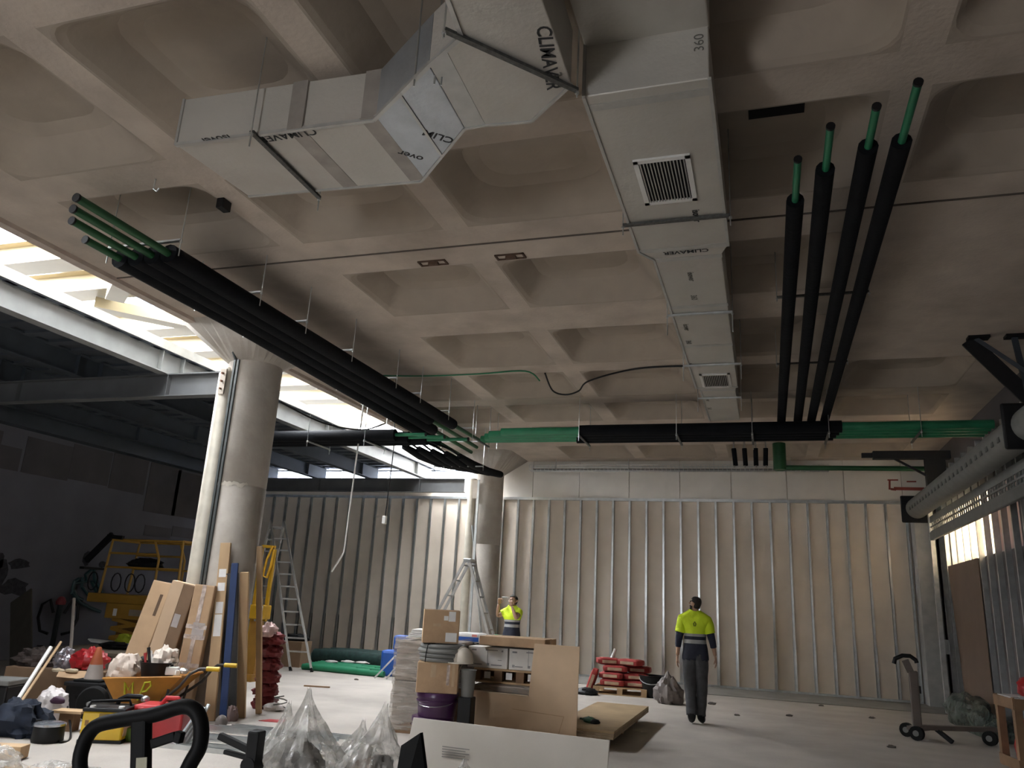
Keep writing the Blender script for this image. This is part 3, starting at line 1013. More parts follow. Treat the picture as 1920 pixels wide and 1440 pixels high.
tag(MB((p.x, p.y, H)).bb((p.x-.04, p.y-.06, H-.10), (p.x+.04, p.y+.06, H)).build('junction_box', black, bevel=.008), 'small black junction box on the rib left of the branch duct', 'box')
p = [at(290, 345, Z=H-.05), at(300, 330, Z=H)]
t = thing('ceiling_hook', 'shiny bent hook hanging from the rib near the left pipes', 'hook', p[0])
MB(p[0]).tube([(p[0].x, p[0].y, H), (p[0].x, p[0].y, H-.1), (p[0].x+.04, p[0].y, H-.13), (p[0].x+.06, p[0].y, H-.1)], .008, 6).build('wire', galv, t)


def cable(name, label, pts, r, mat_, sub=6, cat='cable', group=None, sag=0):
    P_ = [V(p) for p in pts]
    out = []
    for i in range(len(P_)-1):
        p0, p1, p2, p3 = P_[max(i-1, 0)], P_[i], P_[i+1], P_[min(i+2, len(P_)-1)]
        for k in range(sub):
            t_ = k/sub
            out.append(.5*((2*p1)+(p2-p0)*t_+(2*p0-5*p1+4*p2-p3)*t_*t_+(3*p1-p0-3*p2+p3)*t_**3))
    out.append(P_[-1])
    return tag(MB(P_[0]).tube(out, r, 6).build(name, mat_, smooth=True), label, cat, group)


cable('ceiling_cable', 'black loose cable looping under the ceiling towards the main duct', [at(1022, 700, Z=H-.02), at(1036, 732, Z=H-.12), at(1060, 740, Z=H-.16), at(1085, 733, Z=H-.12), at(1105, 714, Z=H-.03), at(1190, 692, Z=H-.02), at(1290, 686, Z=H-.02)], .014, black)
cable('green_wire', 'thin green wire strung along the ceiling above the skylight pipes', [at(705, 704, Z=H-.02), at(800, 705, Z=H-.02), at(900, 701, Z=H-.02), at(985, 696, Z=H-.02), at(1012, 714, Z=H-.1)], .012, green)
hp_ = [at(697, 640, Y=12), at(645, 1035, Y=12), at(639, 1046, Y=12), at(622, 1072, Y=12)]
hp_ = [hp_[1]+(hp_[0]-hp_[1])*.92]+hp_[1:]
tag(MB(hp_[1]).tube(hp_, .014, 8).build('hanging_cable', white_p, smooth=True), 'long white cable hanging from above with a bent lower end', 'cable')
t = cable('socket_cable', 'thin dark cable with a white socket hanging in front of the back wall', [V((-6.9, 13, 5.6)), at(740, 800, Y=13), at(727, 930, Y=13), at(722, 968, Y=13)], .009, black)
c = at(721, 975, Y=13)
MB(t.location).bb((c.x-.035, 12.96, c.z-.07), (c.x+.035, 13.04, c.z+.07)).build('socket', white_p, t, bevel=.01)
cable('sagging_wire', 'thin dark wire sagging from the near column across the skylight', [(-6.55, 9.3, 4.15), (-6.4, 10.2, 4.06), (-6.1, 10.9, 4.1), (-5.9, 11.3, 4.3)], .012, black)

# ---- right: steel brackets, dark frame, roller shutter
g = 'black steel brackets under the right ceiling'
for k, (px, py) in enumerate(((1834, 634), (1905, 631))):
    p = at(px, py, Z=H-.02)
    t = thing('steel_bracket', ('left', 'right')[k]+' black steel bracket with sloping arm under the right ceiling', 'bracket', (p.x, p.y, H), 0, g)
    MB((p.x, p.y, H)).bb((p.x-.12, p.y-.07, H-.035), (p.x+.12, p.y+.07, H)).build('plate', black, t)
    MB((p.x, p.y, H)).bar((p.x-.02, p.y, H-.03), (3.36, p.y-.5, H-1.0) if k == 0 else (p.x+.03, p.y-.1, H-.9), .06, .05).build('arm', dark_steel, t)
    if k == 0:
        MB((p.x, p.y, H)).bar((p.x-.1, p.y+.05, H-.03), (3.33, p.y-.1, H-1.2), .05, .18).build('arm', black, t)
blk_steel = M('black_steel', (.014, .015, .017), .6, .2)
t = thing('shutter_frame', 'black steel frame carrying the roller shutter in the right corner', 'frame', (3.0, 16.5, 3.7))
MB((3.0, 16.5, 3.7)).bb((2.05, 16.4, 4.63), (3.40, 16.56, 4.78)).bb((1.85, 16.44, 4.66), (2.05, 16.52, 4.75)).build('top_beam', blk_steel, t)
MB((3.0, 16.5, 3.7)).bb((2.96, 16.42, 3.95), (3.3, 16.6, 4.7)).build('hanger_post', blk_steel, t)
MB((3.0, 16.5, 3.7)).bar((2.4, 16.48, 4.66), (2.98, 16.48, 4.3), .04, .04).build('brace', blk_steel, t)
ST = V((2.9, 14, 3.8))
t = thing('roller_shutter', 'grey roller shutter with slotted curtain hung along the right wall', 'shutter', ST)
MB(ST).cyl((2.9, 9.0, 3.80), (2.9, 17.4, 3.80), .20, n=24).build('rolled_drum', grey_p, t, smooth=True)
m_ = MB(ST)
for k in range(25):
    y = 10.2+.28*k
    for a in (-.28,):
        m_.bb((2.9-.206*math.cos(a)-.004, y, 3.8+.206*math.sin(a)-.03), (2.9-.206*math.cos(a)+.01, y+.09, 3.8+.206*math.sin(a)+.03))
o = m_.build('drum_slot_row', M('slot_grey', (.11, .11, .105), .6), t)
for y in (17.42, 9.95):
    MB(ST).bb((2.62, y, 3.52), (3.2, y+.05, 4.06)).build('end_plate', black, t, bevel=.03)
for z0, z1, slotted in ((3.318, 3.342, 0), (3.342, 3.405, 1), (3.405, 3.432, 0), (3.432, 3.495, 1), (3.495, 3.62, 0)):
    m_ = MB(ST)
    if not slotted:
        m_.bb((3.09, 10.3, z0), (3.115, 17.3, z1))
    else:
        for q in range(50):
            m_.bb((3.095, 10.3+.142*q, z0), (3.11, 10.33+.142*q, z1))
    o = m_.build('slat', grey_p, t)
    if slotted:
        o['kind'] = 'stuff'
MB(ST).bb((3.07, 10.3, 3.16), (3.135, 17.3, 3.318)).build('bottom_bar', grey_p, t, bevel=.01)
MB(ST).bb((3.07, 17.25, 0), (3.15, 17.35, 4.0)).build('guide_rail', galv_dull, t)

# ================================================================== THINGS ON THE FLOOR
from mathutils import noise as NZ


def lump(name, c, r, mat_, amp=.18, freq=3., seed=0, flat=True, parent=None, n=18, smooth=35, fold=0., top=None, off=None):
    """crumpled heap: a sphere pushed in and out by noise, flattened where it rests"""
    bm = bmesh.new()
    bmesh.ops.create_uvsphere(bm, u_segments=n*2, v_segments=n, radius=1)
    for v in bm.verts:
        p = v.co.copy()
        q = p*freq+V((seed*7.3, seed*3.1, seed))
        d = 1+amp*(NZ.fractal(q, 1., 2., 4)) - fold*abs(NZ.noise(q*1.7))
        p *= d
        if top and p.z > 0:
            k = p.z
            p.x += top[0]*k*k
            p.y += top[1]*k*k
            s = 1-.6*k*k
            p.x *= s
            p.y *= s
        p = V((p.x*r[0], p.y*r[1], p.z*r[2]))
        if flat:
            p.z = max(p.z, -r[2]*.55)
        v.co = p
    me = bpy.data.meshes.new(name)
    zmin = min(v.co.z for v in bm.verts)
    for v in bm.verts:
        v.co.z -= zmin
        if off is not None:
            v.co += V(c)-V(off)
    bm.to_mesh(me)
    bm.free()
    me.materials.append(mat_)
    for p in me.polygons:
        p.use_smooth = True
    if smooth < 90:
        me.set_sharp_from_angle(angle=math.radians(smooth))
    o = bpy.data.objects.new(name, me)
    COL.objects.link(o)
    if parent:
        o.parent = parent
    if off is None:
        o.location = c
    return o


def carton(name, label, c, size, rz=0, mat_=card, tp=True, stickers=(), group=None, cat='box', tape_m=None, lean=None):
    """closed cardboard box: body, seam with tape, stickers (side, u, v, w, h)"""
    t = thing(name, label, cat, c, rz, group)
    if lean:
        t.rotation_euler = (lean[0], lean[1], rz)
    x, y, z = size
    MB().bb((-x/2, -y/2, 0), (x/2, y/2, z)).build('box_body', mat_, t, bevel=.008)
    MB().bb((-x/2+.006, -.003, z-.002), (x/2-.006, .003, z+.002)).build('flap_seam', card_d, t)
    if tp:
        MB().bb((-x/2-.001, -.025, z), (x/2+.001, .025, z+.003)).bb((-x/2-.003, -.025, z-.1), (-x/2, .025, z)).bb((x/2, -.025, z-.1), (x/2+.003, .025, z)).build('tape', tape_m or tape, t)
    for (sd, u, v, w_, h_, m_) in stickers:
        if sd == 'f':
            MB().bb((u-w_/2, -y/2-.003, v-h_/2), (u+w_/2, -y/2+.001, v+h_/2)).build('sticker', m_, t)
        elif sd == 'r':
            MB().bb((x/2-.001, u-w_/2, v-h_/2), (x/2+.003, u+w_/2, v+h_/2)).build('sticker', m_, t)
        else:
            MB().bb((u-w_/2, v-h_/2, z-.001), (u+w_/2, v+h_/2, z+.003)).build('sticker', m_, t)
    return t


# ---------------- central stack
RZ = .33        # the stack faces the camera side
pal_l = thing('wrapped_pallet', 'tall pallet load in crumpled stretch wrap behind the purple drums', 'pallet', (-4.05, 9.75, 0), .12)
for k in range(3):
    MB().bb((-.36, -.5+.45*k, 0), (.36, -.40+.45*k, .1)).build('pallet_bearer', wood_d, pal_l)
for k in range(5):
    MB().bb((-.38+.16*k, -.5, .1), (-.28+.16*k, .5, .122)).build('pallet_plank', wood_d, pal_l)
goods = M('wrapped_goods', (.30, .25, .21), .8, var=.3, scale=4)
for k in range(6):
    MB().bb((-.37, -.49, .123+.155*k), (.37, .49, .27+.155*k)).build('packed_carton', goods, pal_l, bevel=.01)
bmw = MB()
n, mz = 44, 30
ringp = []
for i in range(n):
    a = i/n
    s_ = a*4
    q = int(s_) % 4
    f = s_-int(s_)
    cs = [(-.39, -.51), (.39, -.51), (.39, .51), (-.39, .51), (-.39, -.51)]
    ringp.append((cs[q][0]+(cs[q+1][0]-cs[q][0])*f, cs[q][1]+(cs[q+1][1]-cs[q][1])*f))
vs = []
for j in range(mz+1):
    z = .03+j/mz*1.06
    for (x, y) in ringp:
        d = 1+.03*NZ.noise(V((x*2, y*2, z*9)))+.012*NZ.noise(V((x*7, y*7, z*26)))
        vs.append((x*d, y*d, z))
bmw.add(vs, [(j*n+i, j*n+(i+1) % n, (j+1)*n+(i+1) % n, (j+1)*n+i) for j in range(mz) for i in range(n)])
bmw.build('stretch_wrap', wrap, pal_l, smooth=20)
for k in range(5):
    o = MB((-4.0, 9.6, 1.06+.0*k)).box((-4.12, 9.62, 1.10+.022*k), (.42, .5, .018), .12+.05*k)
    if k == 0:
        ws = thing('white_panel_stack', 'small stack of white panels on the wrapped pallet behind the top carton', 'panels', (-4.16, 9.62, 1.065), .12)
    MB().box((0+.01*(k % 2), 0, .015+.022*k), (.36-.02*k, .5, .018), .03*k).build('white_panel', paper, ws)
g = 'purple drums under the cartons'
DX, DY = -3.69, 8.97


def drum(label, c):
    t = thing('paint_drum', label, 'drum', c, 0, g)
    MB().lathe([(.205, 0), (.215, .01), (.235, .235)], 28).build('bucket', purple, t, smooth=True)
    MB().lathe([(.246, .215), (.246, .245), (.24, .262), (.2, .262)], 28).build('lid', purple, t, smooth=True)
    MB().lathe([(.243, .165), (.246, .172), (.243, .18)], 28, capb=False, capt=False).build('rim_band', purple, t, smooth=True)
    MB().tube([(.22*math.cos(a), .22*math.sin(a)-.03, .17-.05*math.sin((a+PI)*1.0)) for a in [-PI+PI*k/10 for k in range(11)]], .004, 5).build('wire_handle', galv, t)
    return t


drum('lower purple drum standing on the floor behind the white board', (DX-.02, DY, 0))
drum('upper purple drum under the battered carton', (DX+.02, DY, .264))
t = carton('carton', 'battered brown carton with torn corner on the purple drums', (DX+.02, DY-.03, .528), (.47, .36, .33), RZ, card, True, (('f', -.05, .24, .06, .14, tape), ('f', .12, .2, .035, .22, tape_c), ('f', .18, .2, .03, .24, tape)))
MB().prism([(.238, -.18, .25), (.30, -.10, .36), (.31, .02, .38), (.238, .1, .26)], (.006, 0, .004)).build('torn_flap', card_d, t)
coil = thing('cable_coil', 'thick coil of grey corrugated conduit between two cartons', 'coil', (DX+.05, DY, .861), 0)
for k in range(4):
    R = .262+.012*((k*7) % 3-1)
    MB().tube([(R*math.cos(2*PI*a/40), R*math.sin(2*PI*a/40), .026+.047*k) for a in range(40)], .026, 8, closed=True).build('coil_turn', grey_p, coil, smooth=True)
    MB().tube([((R-.05)*math.cos(2*PI*a/40), (R-.05)*math.sin(2*PI*a/40), .026+.047*k) for a in range(40)], .026, 8, closed=True).build('coil_turn', grey_p, coil, smooth=True)
MB().tube([(-.10, -.285, .0), (-.09, -.30, .1), (-.08, -.285, .19), (-.05, -.15, .2)], .006, 6).build('tie', black, coil)
carton('carton', 'brown carton with white labels on top of the conduit coil', (DX+.0, DY-.02, 1.066), (.42, .36, .37), RZ+.1, card, False,
       (('f', .12, .30, .08, .11, paper), ('f', .12, .07, .13, .10, paper), ('f', .05, .28, .05, .05, paper), ('f', -.05, .2, .09, .03, tape)))
# print lines on the labels
hb = thing('grey_bucket', 'grey plastic bucket behind the battered carton with a helmet on it', 'bucket', (-3.315, 8.98, 0))
MB().bb((-.08, -.08, 0), (.08, .08, .5)).build('crate_foot', black, hb, bevel=.01)
MB().lathe([(.07, .5), (.088, .78), (.095, .79)], 24).build('tub', grey_p, hb, smooth=True)
hm = thing('safety_helmet', 'dusty off white safety helmet lying on the grey bucket', 'helmet', (-3.37, 8.9, .862), -.3)
MB().lathe([(.128, 0), (.127, .05), (.115, .10), (.085, .145), (.045, .168), (.0, .175)], 24, capt=False).build('shell', M('helmet_cream', (.62, .56, .47), .45), hm, smooth=60)
MB().prism([(.15*math.cos(a), -.03+.165*math.sin(a), .0) for a in [PI+PI*k/12 for k in range(13)]], (0, 0, .012)).build('peak', MATS['helmet_cream'], hm)
MB().tube([(0, .128*math.cos(PI*k/10), .012+.165*math.sin(PI*k/10)) for k in range(11)], .012, 6).build('ridge', MATS['helmet_cream'], hm, smooth=True)

# second load: wrapped block, pallet, white cartons
wb_ = thing('wrapped_block', 'low wrapped block of goods carrying the small pallet', 'block', (-3.03, 10.15, 0), .06)
for k in range(3):
    MB().bb((-.5, -.42, .0+.19*k), (.5, .42, .185+.19*k)).build('packed_carton', M('packed_pinkish', (.36, .29, .24), .8, var=.15, scale=5), wb_, bevel=.01)
MB().bb((-.508, -.428, .002), (.508, .428, .585)).build('stretch_wrap', wrap, wb_)
pl2 = thing('wooden_pallet', 'small wooden pallet between the wrapped block and the white cartons', 'pallet', (-3.12, 10.22, .586), .06)
for z in (0, .145):
    for k in range(5):
        MB().bb((-.46, -.37+.16*k, z), (.46, -.27+.16*k, z+.022)).build('pallet_plank', wood, pl2)
for x in (-.42, -.14, .14, .42):
    for y in (-.33, .0, .33):
        MB().bb((x-.05, y-.05, .0221), (x+.05, y+.05, .1449)).build('pallet_block', wood_d if x < .2 else wood, pl2)
for x in (-.28, 0., .28):
    MB().bb((x-.04, -.376, .05), (x+.04, -.372, .13)).build('paper_label', paper, pl2)
g = 'white printed cartons on the small pallet'
prn = M('carton_print', (.30, .30, .30), .8)
for k, (x, w_) in enumerate(((-3.42, .52), (-2.89, .5))):
    t = carton('white_carton', ('left', 'right')[k]+' white printed carton on the small pallet', (x, 10.22+.03*k, .754), (w_, .72, .25), .06, M('white_carton', (.80, .78, .74), .7, var=.06, scale=6), False, group=g)
    for (u, v, w2, h2) in ((-.18, .21, .06, .02), (.05, .215, .16, .012), (.19, .21, .02, .02), (-.12, .04, .1, .012), (-.19, .045, .03, .03), (.12, .04, .14, .012), (.01, .045, .03, .03), (.16, .1, .05, .006), (0., .14, .004, .2)):
        MB().bb((u-w2/2, -.363, v-h2/2), (u+w2/2, -.36, v+h2/2)).build('print', prn, t)
    MB().bb((w_/2, -.2, .1), (w_/2+.003, -.12, .16)).build('print', ink, t)
for k in range(3):
    if k == 0:
        wp = thing('white_board_pack', 'pack of thin white boards left of the white cartons', 'boards', (-3.90, 10.75, .76), .06)
        MB().bb((-.06, -.35, -.17), (.3, .3, 0)).build('support_box', goods, wp)
    MB().bb((-.1, -.4, .004+.085*k), (.3+.0*k, .35, .08+.085*k)).build('white_board', paper, wp)
carton('flat_carton', 'flat brown carton lying on top of the white cartons', (-3.06, 10.05, 1.03), (.86, .56, .11), .0, card, True, lean=(0, 0))
for k, (x, y, z, w_) in enumerate(((-3.80, 10.3, 1.025, .34), (-3.57, 10.28, 1.012, .12))):
    t = thing('plaster_bag', ('blue and white bag beside the top carton', 'end of a blue and white bag touching the flat carton')[k], 'bag', (x, y, z), 0, 'blue and white bags on the white cartons')
    MB().bb((-w_/2, -.13, 0), (w_/2, .2, .12)).build('paper_bag', paper, t, bevel=.03)
    MB().bb((-w_/2+.015, -.133, .015), (w_/2-.015, -.129, .07)).build('blue_print', blue, t)
    if k == 0:
        MB().bb((.06, -.133, .075), (.13, -.129, .105)).build('red_print', M('pink_print', (.7, .25, .22), .6), t)
t = thing('green_net', 'heap of green plastic net and film behind the flat carton', 'net', (-3.62, 10.80, 1.01))
lump('net_heap', (0, 0, 0), (.24, .2, .07), green, .3, 3, 4, parent=t)
# cardboard L and white board
Y = 9.42
poly = [at(836, 1292, Y=Y), at(990, 1306, Y=Y), at(1000, 1207, Y=Y), at(1085, 1213, Y=Y)]
P0 = V((-3.76, Y, 0))
t = thing('cut_cardboard', 'large L shaped sheet of brown cardboard standing before the stack', 'cardboard', P0)
m_ = MB(P0)
m_.prism([(-3.76, Y, .0), (-2.13, Y, .0), (poly[3].x, Y+.05, poly[3].z), (poly[2].x, Y+.05, poly[2].z), (poly[1].x, Y+.02, poly[1].z), (poly[0].x+.02, Y+.02, poly[0].z+.02)], (0, .012, 0))
m_.build('sheet', card_l, t)
MB(P0).bar((-2.9, Y-.003, .36), (-2.28, Y-.003, .33), .004, .006).bar((-2.28, Y-.003, .33), (-2.36, Y-.003, .05), .004, .006, up=(1, 0, 0)).build('fold_line', card, t)
MB(P0).bar((poly[0].x+.03, Y-.001, poly[0].z+.018), (poly[1].x-.01, Y+.012, poly[1].z), .03, .014).build('torn_edge', M('card_edge', (.56, .43, .30), .9), t)
a, b = at(775, 1345, Y=7.62), at(1143, 1388, Y=7.55)
P0 = V((-2.3, 7.5, 0))
t = thing('white_board', 'long white plasterboard offcut standing on edge in front', 'board', P0)
m_ = MB(P0)
m_.prism([(a.x-.03, 7.53, 0), (b.x-.01, 7.45, 0), (b.x, 7.55, b.z), (a.x, 7.62, a.z)], (0.004, .013, 0))
m_.build('sheet', M('board_white', (.60, .56, .50), .75, var=.05, scale=2), t, bevel=.004)
m_ = MB(P0)
for k in range(5):
    zz = .12+.022*k
    m_.bar((-3.0, 7.535, zz), (-2.72-.04*(k % 2), 7.525, zz), .003, .008)
m_.build('print', M('faint_print', (.25, .24, .22), .8), t)
MB(P0).bar((-3.2, 7.7, .3), (-3.3, 8.55, .02), .05, .03).build('prop', wood, t)
# plywood stack on battens
t = thing('plywood_stack', 'low stack of plywood sheets on battens behind the cardboard', 'plywood', (-2.10, 10.93, 0))
for k in range(3):
    MB().bb((-.38, -1.42+.022*k, .125+.028*k), (.38, 1.42, .15+.028*k)).build('plywood_sheet', wood_f if k == 2 else osb, t)
for y in (-1.2, 0, 1.2):
    MB().bb((-.36, y-.05, 0), (.25, y+.05, .124)).build('batten', wood_d, t)
t = thing('work_glove', 'green and black work glove on the plywood', 'glove', (-2.12, 10.1, .209), .6)
lump('glove_hand', (0, 0, 0), (.07, .11, .04), green_d, .25, 3, 3, parent=t, n=10)
lump('cuff', (.02, -.12, 0), (.06, .05, .035), black, .2, 3, 5, parent=t, n=8)
for k in range(4):
    MB().tube([(-.045+.03*k, .08, .02), (-.05+.035*k, .15, .022), (-.05+.035*k, .18, .015)], .012, 6).build('finger', green_d, t, smooth=True)

# ---------------- red sacks on a pallet, bucket, grey sack
t = thing('wooden_pallet', 'wooden pallet under the red sacks by the back wall', 'pallet', (-2.72, 15.9, 0), .05)
for z in (0, .12):
    for k in range(5):
        MB().bb((-.5, -.4+.17*k, z), (.5, -.29+.17*k, z+.02)).build('pallet_plank', wood, t)
for x in (-.45, 0, .45):
    for y in (-.35, .33):
        MB().bb((x-.05, y-.05, .0201), (x+.05, y+.05, .1199)).build('pallet_block', wood, t)
g = 'red cement sacks by the back wall'
proto = None
spots = [(-2.86, 15.72, .141, .03), (-2.42, 15.8, .141, -.05), (-2.9, 16.1, .141, 0.02), (-2.45, 16.15, .141, .06), (-2.88, 15.75, .265, -.06), (-2.44, 15.85, .265, .1), (-2.9, 16.1, .265, 0.03), (-2.83, 15.8, .389, .08), (-2.98, 15.85, .512, .3), (-2.56, 15.86, .512, -.2), (-2.42, 16.0, .389, .02)]
labs = ['front left of the bottom layer', 'front right of the bottom layer', 'rear left of the bottom layer', 'rear right of the bottom layer', 'front left of the second layer', 'front right of the second layer', 'rear left of the second layer', 'front left of the third layer', 'left one on the very top', 'right one on the very top', 'right one of the third layer']
for k, ((x, y, z, rz), lb) in enumerate(zip(spots, labs)):
    if proto is None:
        proto = thing('cement_sack', 'x', 'sack', (0, 0, 0), 0, g)
        bm = bmesh.new()
        bmesh.ops.create_cube(bm, size=1)
        bmesh.ops.subdivide_edges(bm, edges=bm.edges[:], cuts=5, use_grid_fill=True)
        for v in bm.verts:
            p = v.co.copy()
            e = (1-min(1, max(abs(p.x), abs(p.y))*2)**4)
            p.z = p.z*(.66+.34*e)
            p *= 1+.05*NZ.noise(p*5)
            v.co = V((p.x*.45, p.y*.36, (p.z+.5)*.13))
        zm = min(v.co.z for v in bm.verts)
        for v in bm.verts:
            v.co.z -= zm
        me = bpy.data.meshes.new('paper_sack')
        bm.to_mesh(me)
        bm.free()
        me.materials.append(red_sack)
        for p in me.polygons:
            p.use_smooth = True
        o = bpy.data.objects.new('paper_sack', me)
        COL.objects.link(o)
        o.parent = proto
        MB().bb((-.14, -.188, .035), (.13, -.165, .088)).build('sack_print', sack_lbl, proto, bevel=.004)
        MB().bb((-.14, -.1, .118), (.14, .1, .129)).build('sack_print', sack_lbl, proto, bevel=.004)
        s_ = proto
    else:
        s_ = dup(proto)
    s_.location = (x, y, z)
    s_.rotation_euler = (0, 0, rz)
    s_['label'] = 'red cement sack, '+lb+' of the pile'
s_ = dup(proto, 'red cement sack standing tilted against the left of the pile', (-3.36, 15.72, .01), 0)
s_.rotation_euler = (0, -1.25, .1)
s_.location = (-3.2, 15.7, .19)
tag(MB((-3.05, 15.7, .63)).cyl((-2.92, 15.85, .632), (-2.86, 15.9, .80), .03, n=12).build('cardboard_tube', paper, smooth=True), 'short white tube sticking up from the top red sack', 'tube')
t = thing('mortar_bucket', 'black mortar bucket on the floor right of the red sacks', 'bucket', (-2.12, 15.75, 0))
MB().lathe([(.18, 0), (.2, .01), (.245, .36), (.26, .37), (.26, .385), (.235, .385), (.19, .03), (0, .03)], 24, capt=False).build('tub', black, t, smooth=40)
MB().tube([(.25*math.cos(a), -.26*abs(math.sin(a))-.0, .37-.13*math.sin(a)) for a in [PI*k/10 for k in range(11)]], .008, 6).build('wire_handle', galv_dull, t)
o = lump('rubble_sack', (-1.72, 14.9, 0), (.26, .22, .32), M('grey_film', (.22, .19, .18), .55, var=.2, scale=6, bump=.6, bscale=10), .3, 2.2, 9, fold=.25, top=(-.2, 0))
tag(o, 'grey crumpled sack on the floor behind the walking worker', 'sack')
o = lump('dark_tool_bag', (-3.25, 15.2, 0), (.2, .14, .08), black, .25, 3, 2, n=12)
tag(o, 'small dark tool bag on the floor left of the red sacks', 'bag')

# ---------------- far left of the centre: pipes on the floor, blue pack, box, profiles
g = 'green pipes lying on the floor by the studs'
for k in range(7):
    y = 15.05+.17*k
    x0, x1 = -9.3-.03*k, -7.35-.35*(k % 3)-.05*k
    o = MB((x0, y, .06)).tube([(x0, y+.15, .06), (x1, y, .06)], .06, 12).build('green_pipe', green, smooth=True)
    tag(o, ORD[k]+' green pipe lying on the floor between ladder and blue pack, counted from the front', 'pipe', g)
g = 'dark net rolls behind the green pipes'
for k in range(3):
    o = MB((-9.4, 16.6+.35*k, .17)).tube([(-9.9, 16.65+.36*k, .17), (-9.2, 16.6+.36*k, .19), (-8.0+.2*k, 16.6+.36*k, .17)], .16, 14).build('net_roll', M('net_dark', (.01, .035, .03), .8, var=.4, scale=12), smooth=True)
    tag(o, ('front', 'middle', 'rear')[k]+' dark green net roll lying behind the green pipes', 'roll', g)
for k, (px, py) in enumerate(((620, 1253), (652, 1253), (678, 1255))):
    p = F(px, py)
    o = lump('film_scrap', (p.x, p.y, .12), (.16, .06, .03), bagwhite, .3, 4, k, n=8)
    tag(o, ('left', 'middle', 'right')[k]+' white film scrap lying on the green pipes', 'scrap', 'white scraps on the green pipes')
t = thing('blue_pack', 'blue plastic wrapped pack standing left of the wrapped pallet', 'pack', (-7.3, 15.5, 0), .2)
MB().bb((-.3, -.2, 0), (.3, .2, .5)).build('lower_pack', blue, t, bevel=.05)
MB().bb((-.08, -.16, .5), (.3, .18, .8)).build('upper_pack', blue, t, bevel=.05)
g = 'grey profiles leaning by the blue pack'
for k in range(2):
    a = F(702+22*k, 1272+2*k)
    b = at(742+12*k, 1229+8*k, Y=a.y+.12)
    o = MB(a).bar(a+V((0, 0, .01)), b, .05, .03).build('steel_profile', galv)
    tag(o, ('left', 'right')[k]+' grey profile leaning up to the right before the blue pack', 'profile', g)
carton('carton', 'dark brown carton on the floor behind the ladder foot', (-9.95, 15.7, 0), (.72, .5, .52), .1, card_d)
o = lump('black_sheet_heap', (-9.9, 15.75, .525), (.35, .2, .09), black, .3, 3, 6, n=12)
tag(o, 'black plastic heap on the dark carton behind the ladder', 'heap')
g = 'scattered floor debris'
for k, (px, py, s_) in enumerate(((1480, 1343, .035), (1540, 1324, .03), (1635, 1347, .03), (1672, 1402, .035), (1335, 1321, .045), (1382, 1342, .03), (503, 1275, .05), (515, 1272, .03), (668, 1275, .03))):
    p = F(px, py)
    o = lump('rubble_chip', (p.x, p.y, 0), (s_*1.6, s_, s_*.6), M('rubble', (.10, .09, .08), .95, var=.3, scale=20), .4, 4, k, n=6)
    tag(o, 'dark chip of rubble on the floor, '+('leftmost one before the dark strip', 'middle one before the dark strip on the right', 'right one just left of the trolley post', 'nearest one below the trolley', 'one right at the feet of the walking worker', 'one to the right of the walking worker', 'larger one on the bright floor left', 'smaller one on the bright floor left', 'single one before the blue pack')[k], 'debris', g)
p, q = F(570, 1287), F(618, 1290)
tag(MB(p).bar(p+V((0, 0, .012)), q+V((0, 0, .012)), .035, .022).build('wood_offcut', wood_d), 'thin dark stick lying on the bright floor behind the plastic bags', 'stick')

# ---------------- ladders
def ladder(t, a0, a1, b0, b1, n, w_=.095, d_=.035, first=.12):
    """two stiles a0-a1, b0-b1 with n rungs, world points"""
    off = t.location
    a0, a1, b0, b1 = map(V, (a0, a1, b0, b1))
    sx = (b0-a0).normalized()
    for p, q in ((a0, a1), (b0, b1)):
        MB(off).bar(p, q, d_, w_, up=(q-p).cross(sx)).build('stile', alu, t)
    for k in range(n):
        f = first+(1-first-.04)*k/(n-1)
        MB(off).bar(a0.lerp(a1, f), b0.lerp(b1, f), .03, .03).build('rung', alu, t)
    for p, q in ((a0, a1), (b0, b1)):
        MB(off).bar(p+(p-q).normalized()*-.0, p+(q-p)*.02, d_+.012, w_+.012, up=(q-p).cross(sx)).build('foot_cap', blackrub, t)


a0, b0 = F(545, 1258), F(572, 1256)
b0 = a0+V((.42, .12, 0))
top = at(508, 978, Y=a0.y+.75)
LT = V((a0.x, a0.y, 0))
t = thing('step_ladder', 'tall aluminium double ladder standing behind the planks', 'ladder', LT)
ladder(t, a0, top, b0, top+V((.30, .08, 0)), 11)
c0 = V((top.x-.75, a0.y+1.2, 0))
ladder(t, c0, top+V((-.04, .06, -.02)), c0+V((.4, .1, 0)), top+V((.26, .14, -.02)), 11)
ap = at(879, 1052, Y=17.0)
t = thing('step_ladder', 'aluminium A frame ladder straddling in front of the far column', 'ladder', (ap.x, 17.0, 0))
la, lb = at(833, 1135, Y=17.0), at(914, 1178, Y=17.0)
lx0 = ap.x+(la.x-ap.x)*ap.z/(ap.z-la.z)
lx1 = ap.x+(lb.x-ap.x)*ap.z/(ap.z-lb.z)
ladder(t, (lx0, 16.85, 0), (ap.x-.05, 16.9, ap.z), (lx0, 17.25, 0), (ap.x-.05, 17.2, ap.z), 7, .06, .028)
ladder(t, (lx1, 16.85, 0), (ap.x+.05, 16.9, ap.z), (lx1, 17.25, 0), (ap.x+.05, 17.2, ap.z), 7, .06, .028)
MB((ap.x, 17, 0)).bb((ap.x-.09, 16.88, ap.z-.04), (ap.x+.09, 17.22, ap.z+.05)).build('hinge', galv, t, bevel=.01)
g = 'long profiles leaning on the far column'
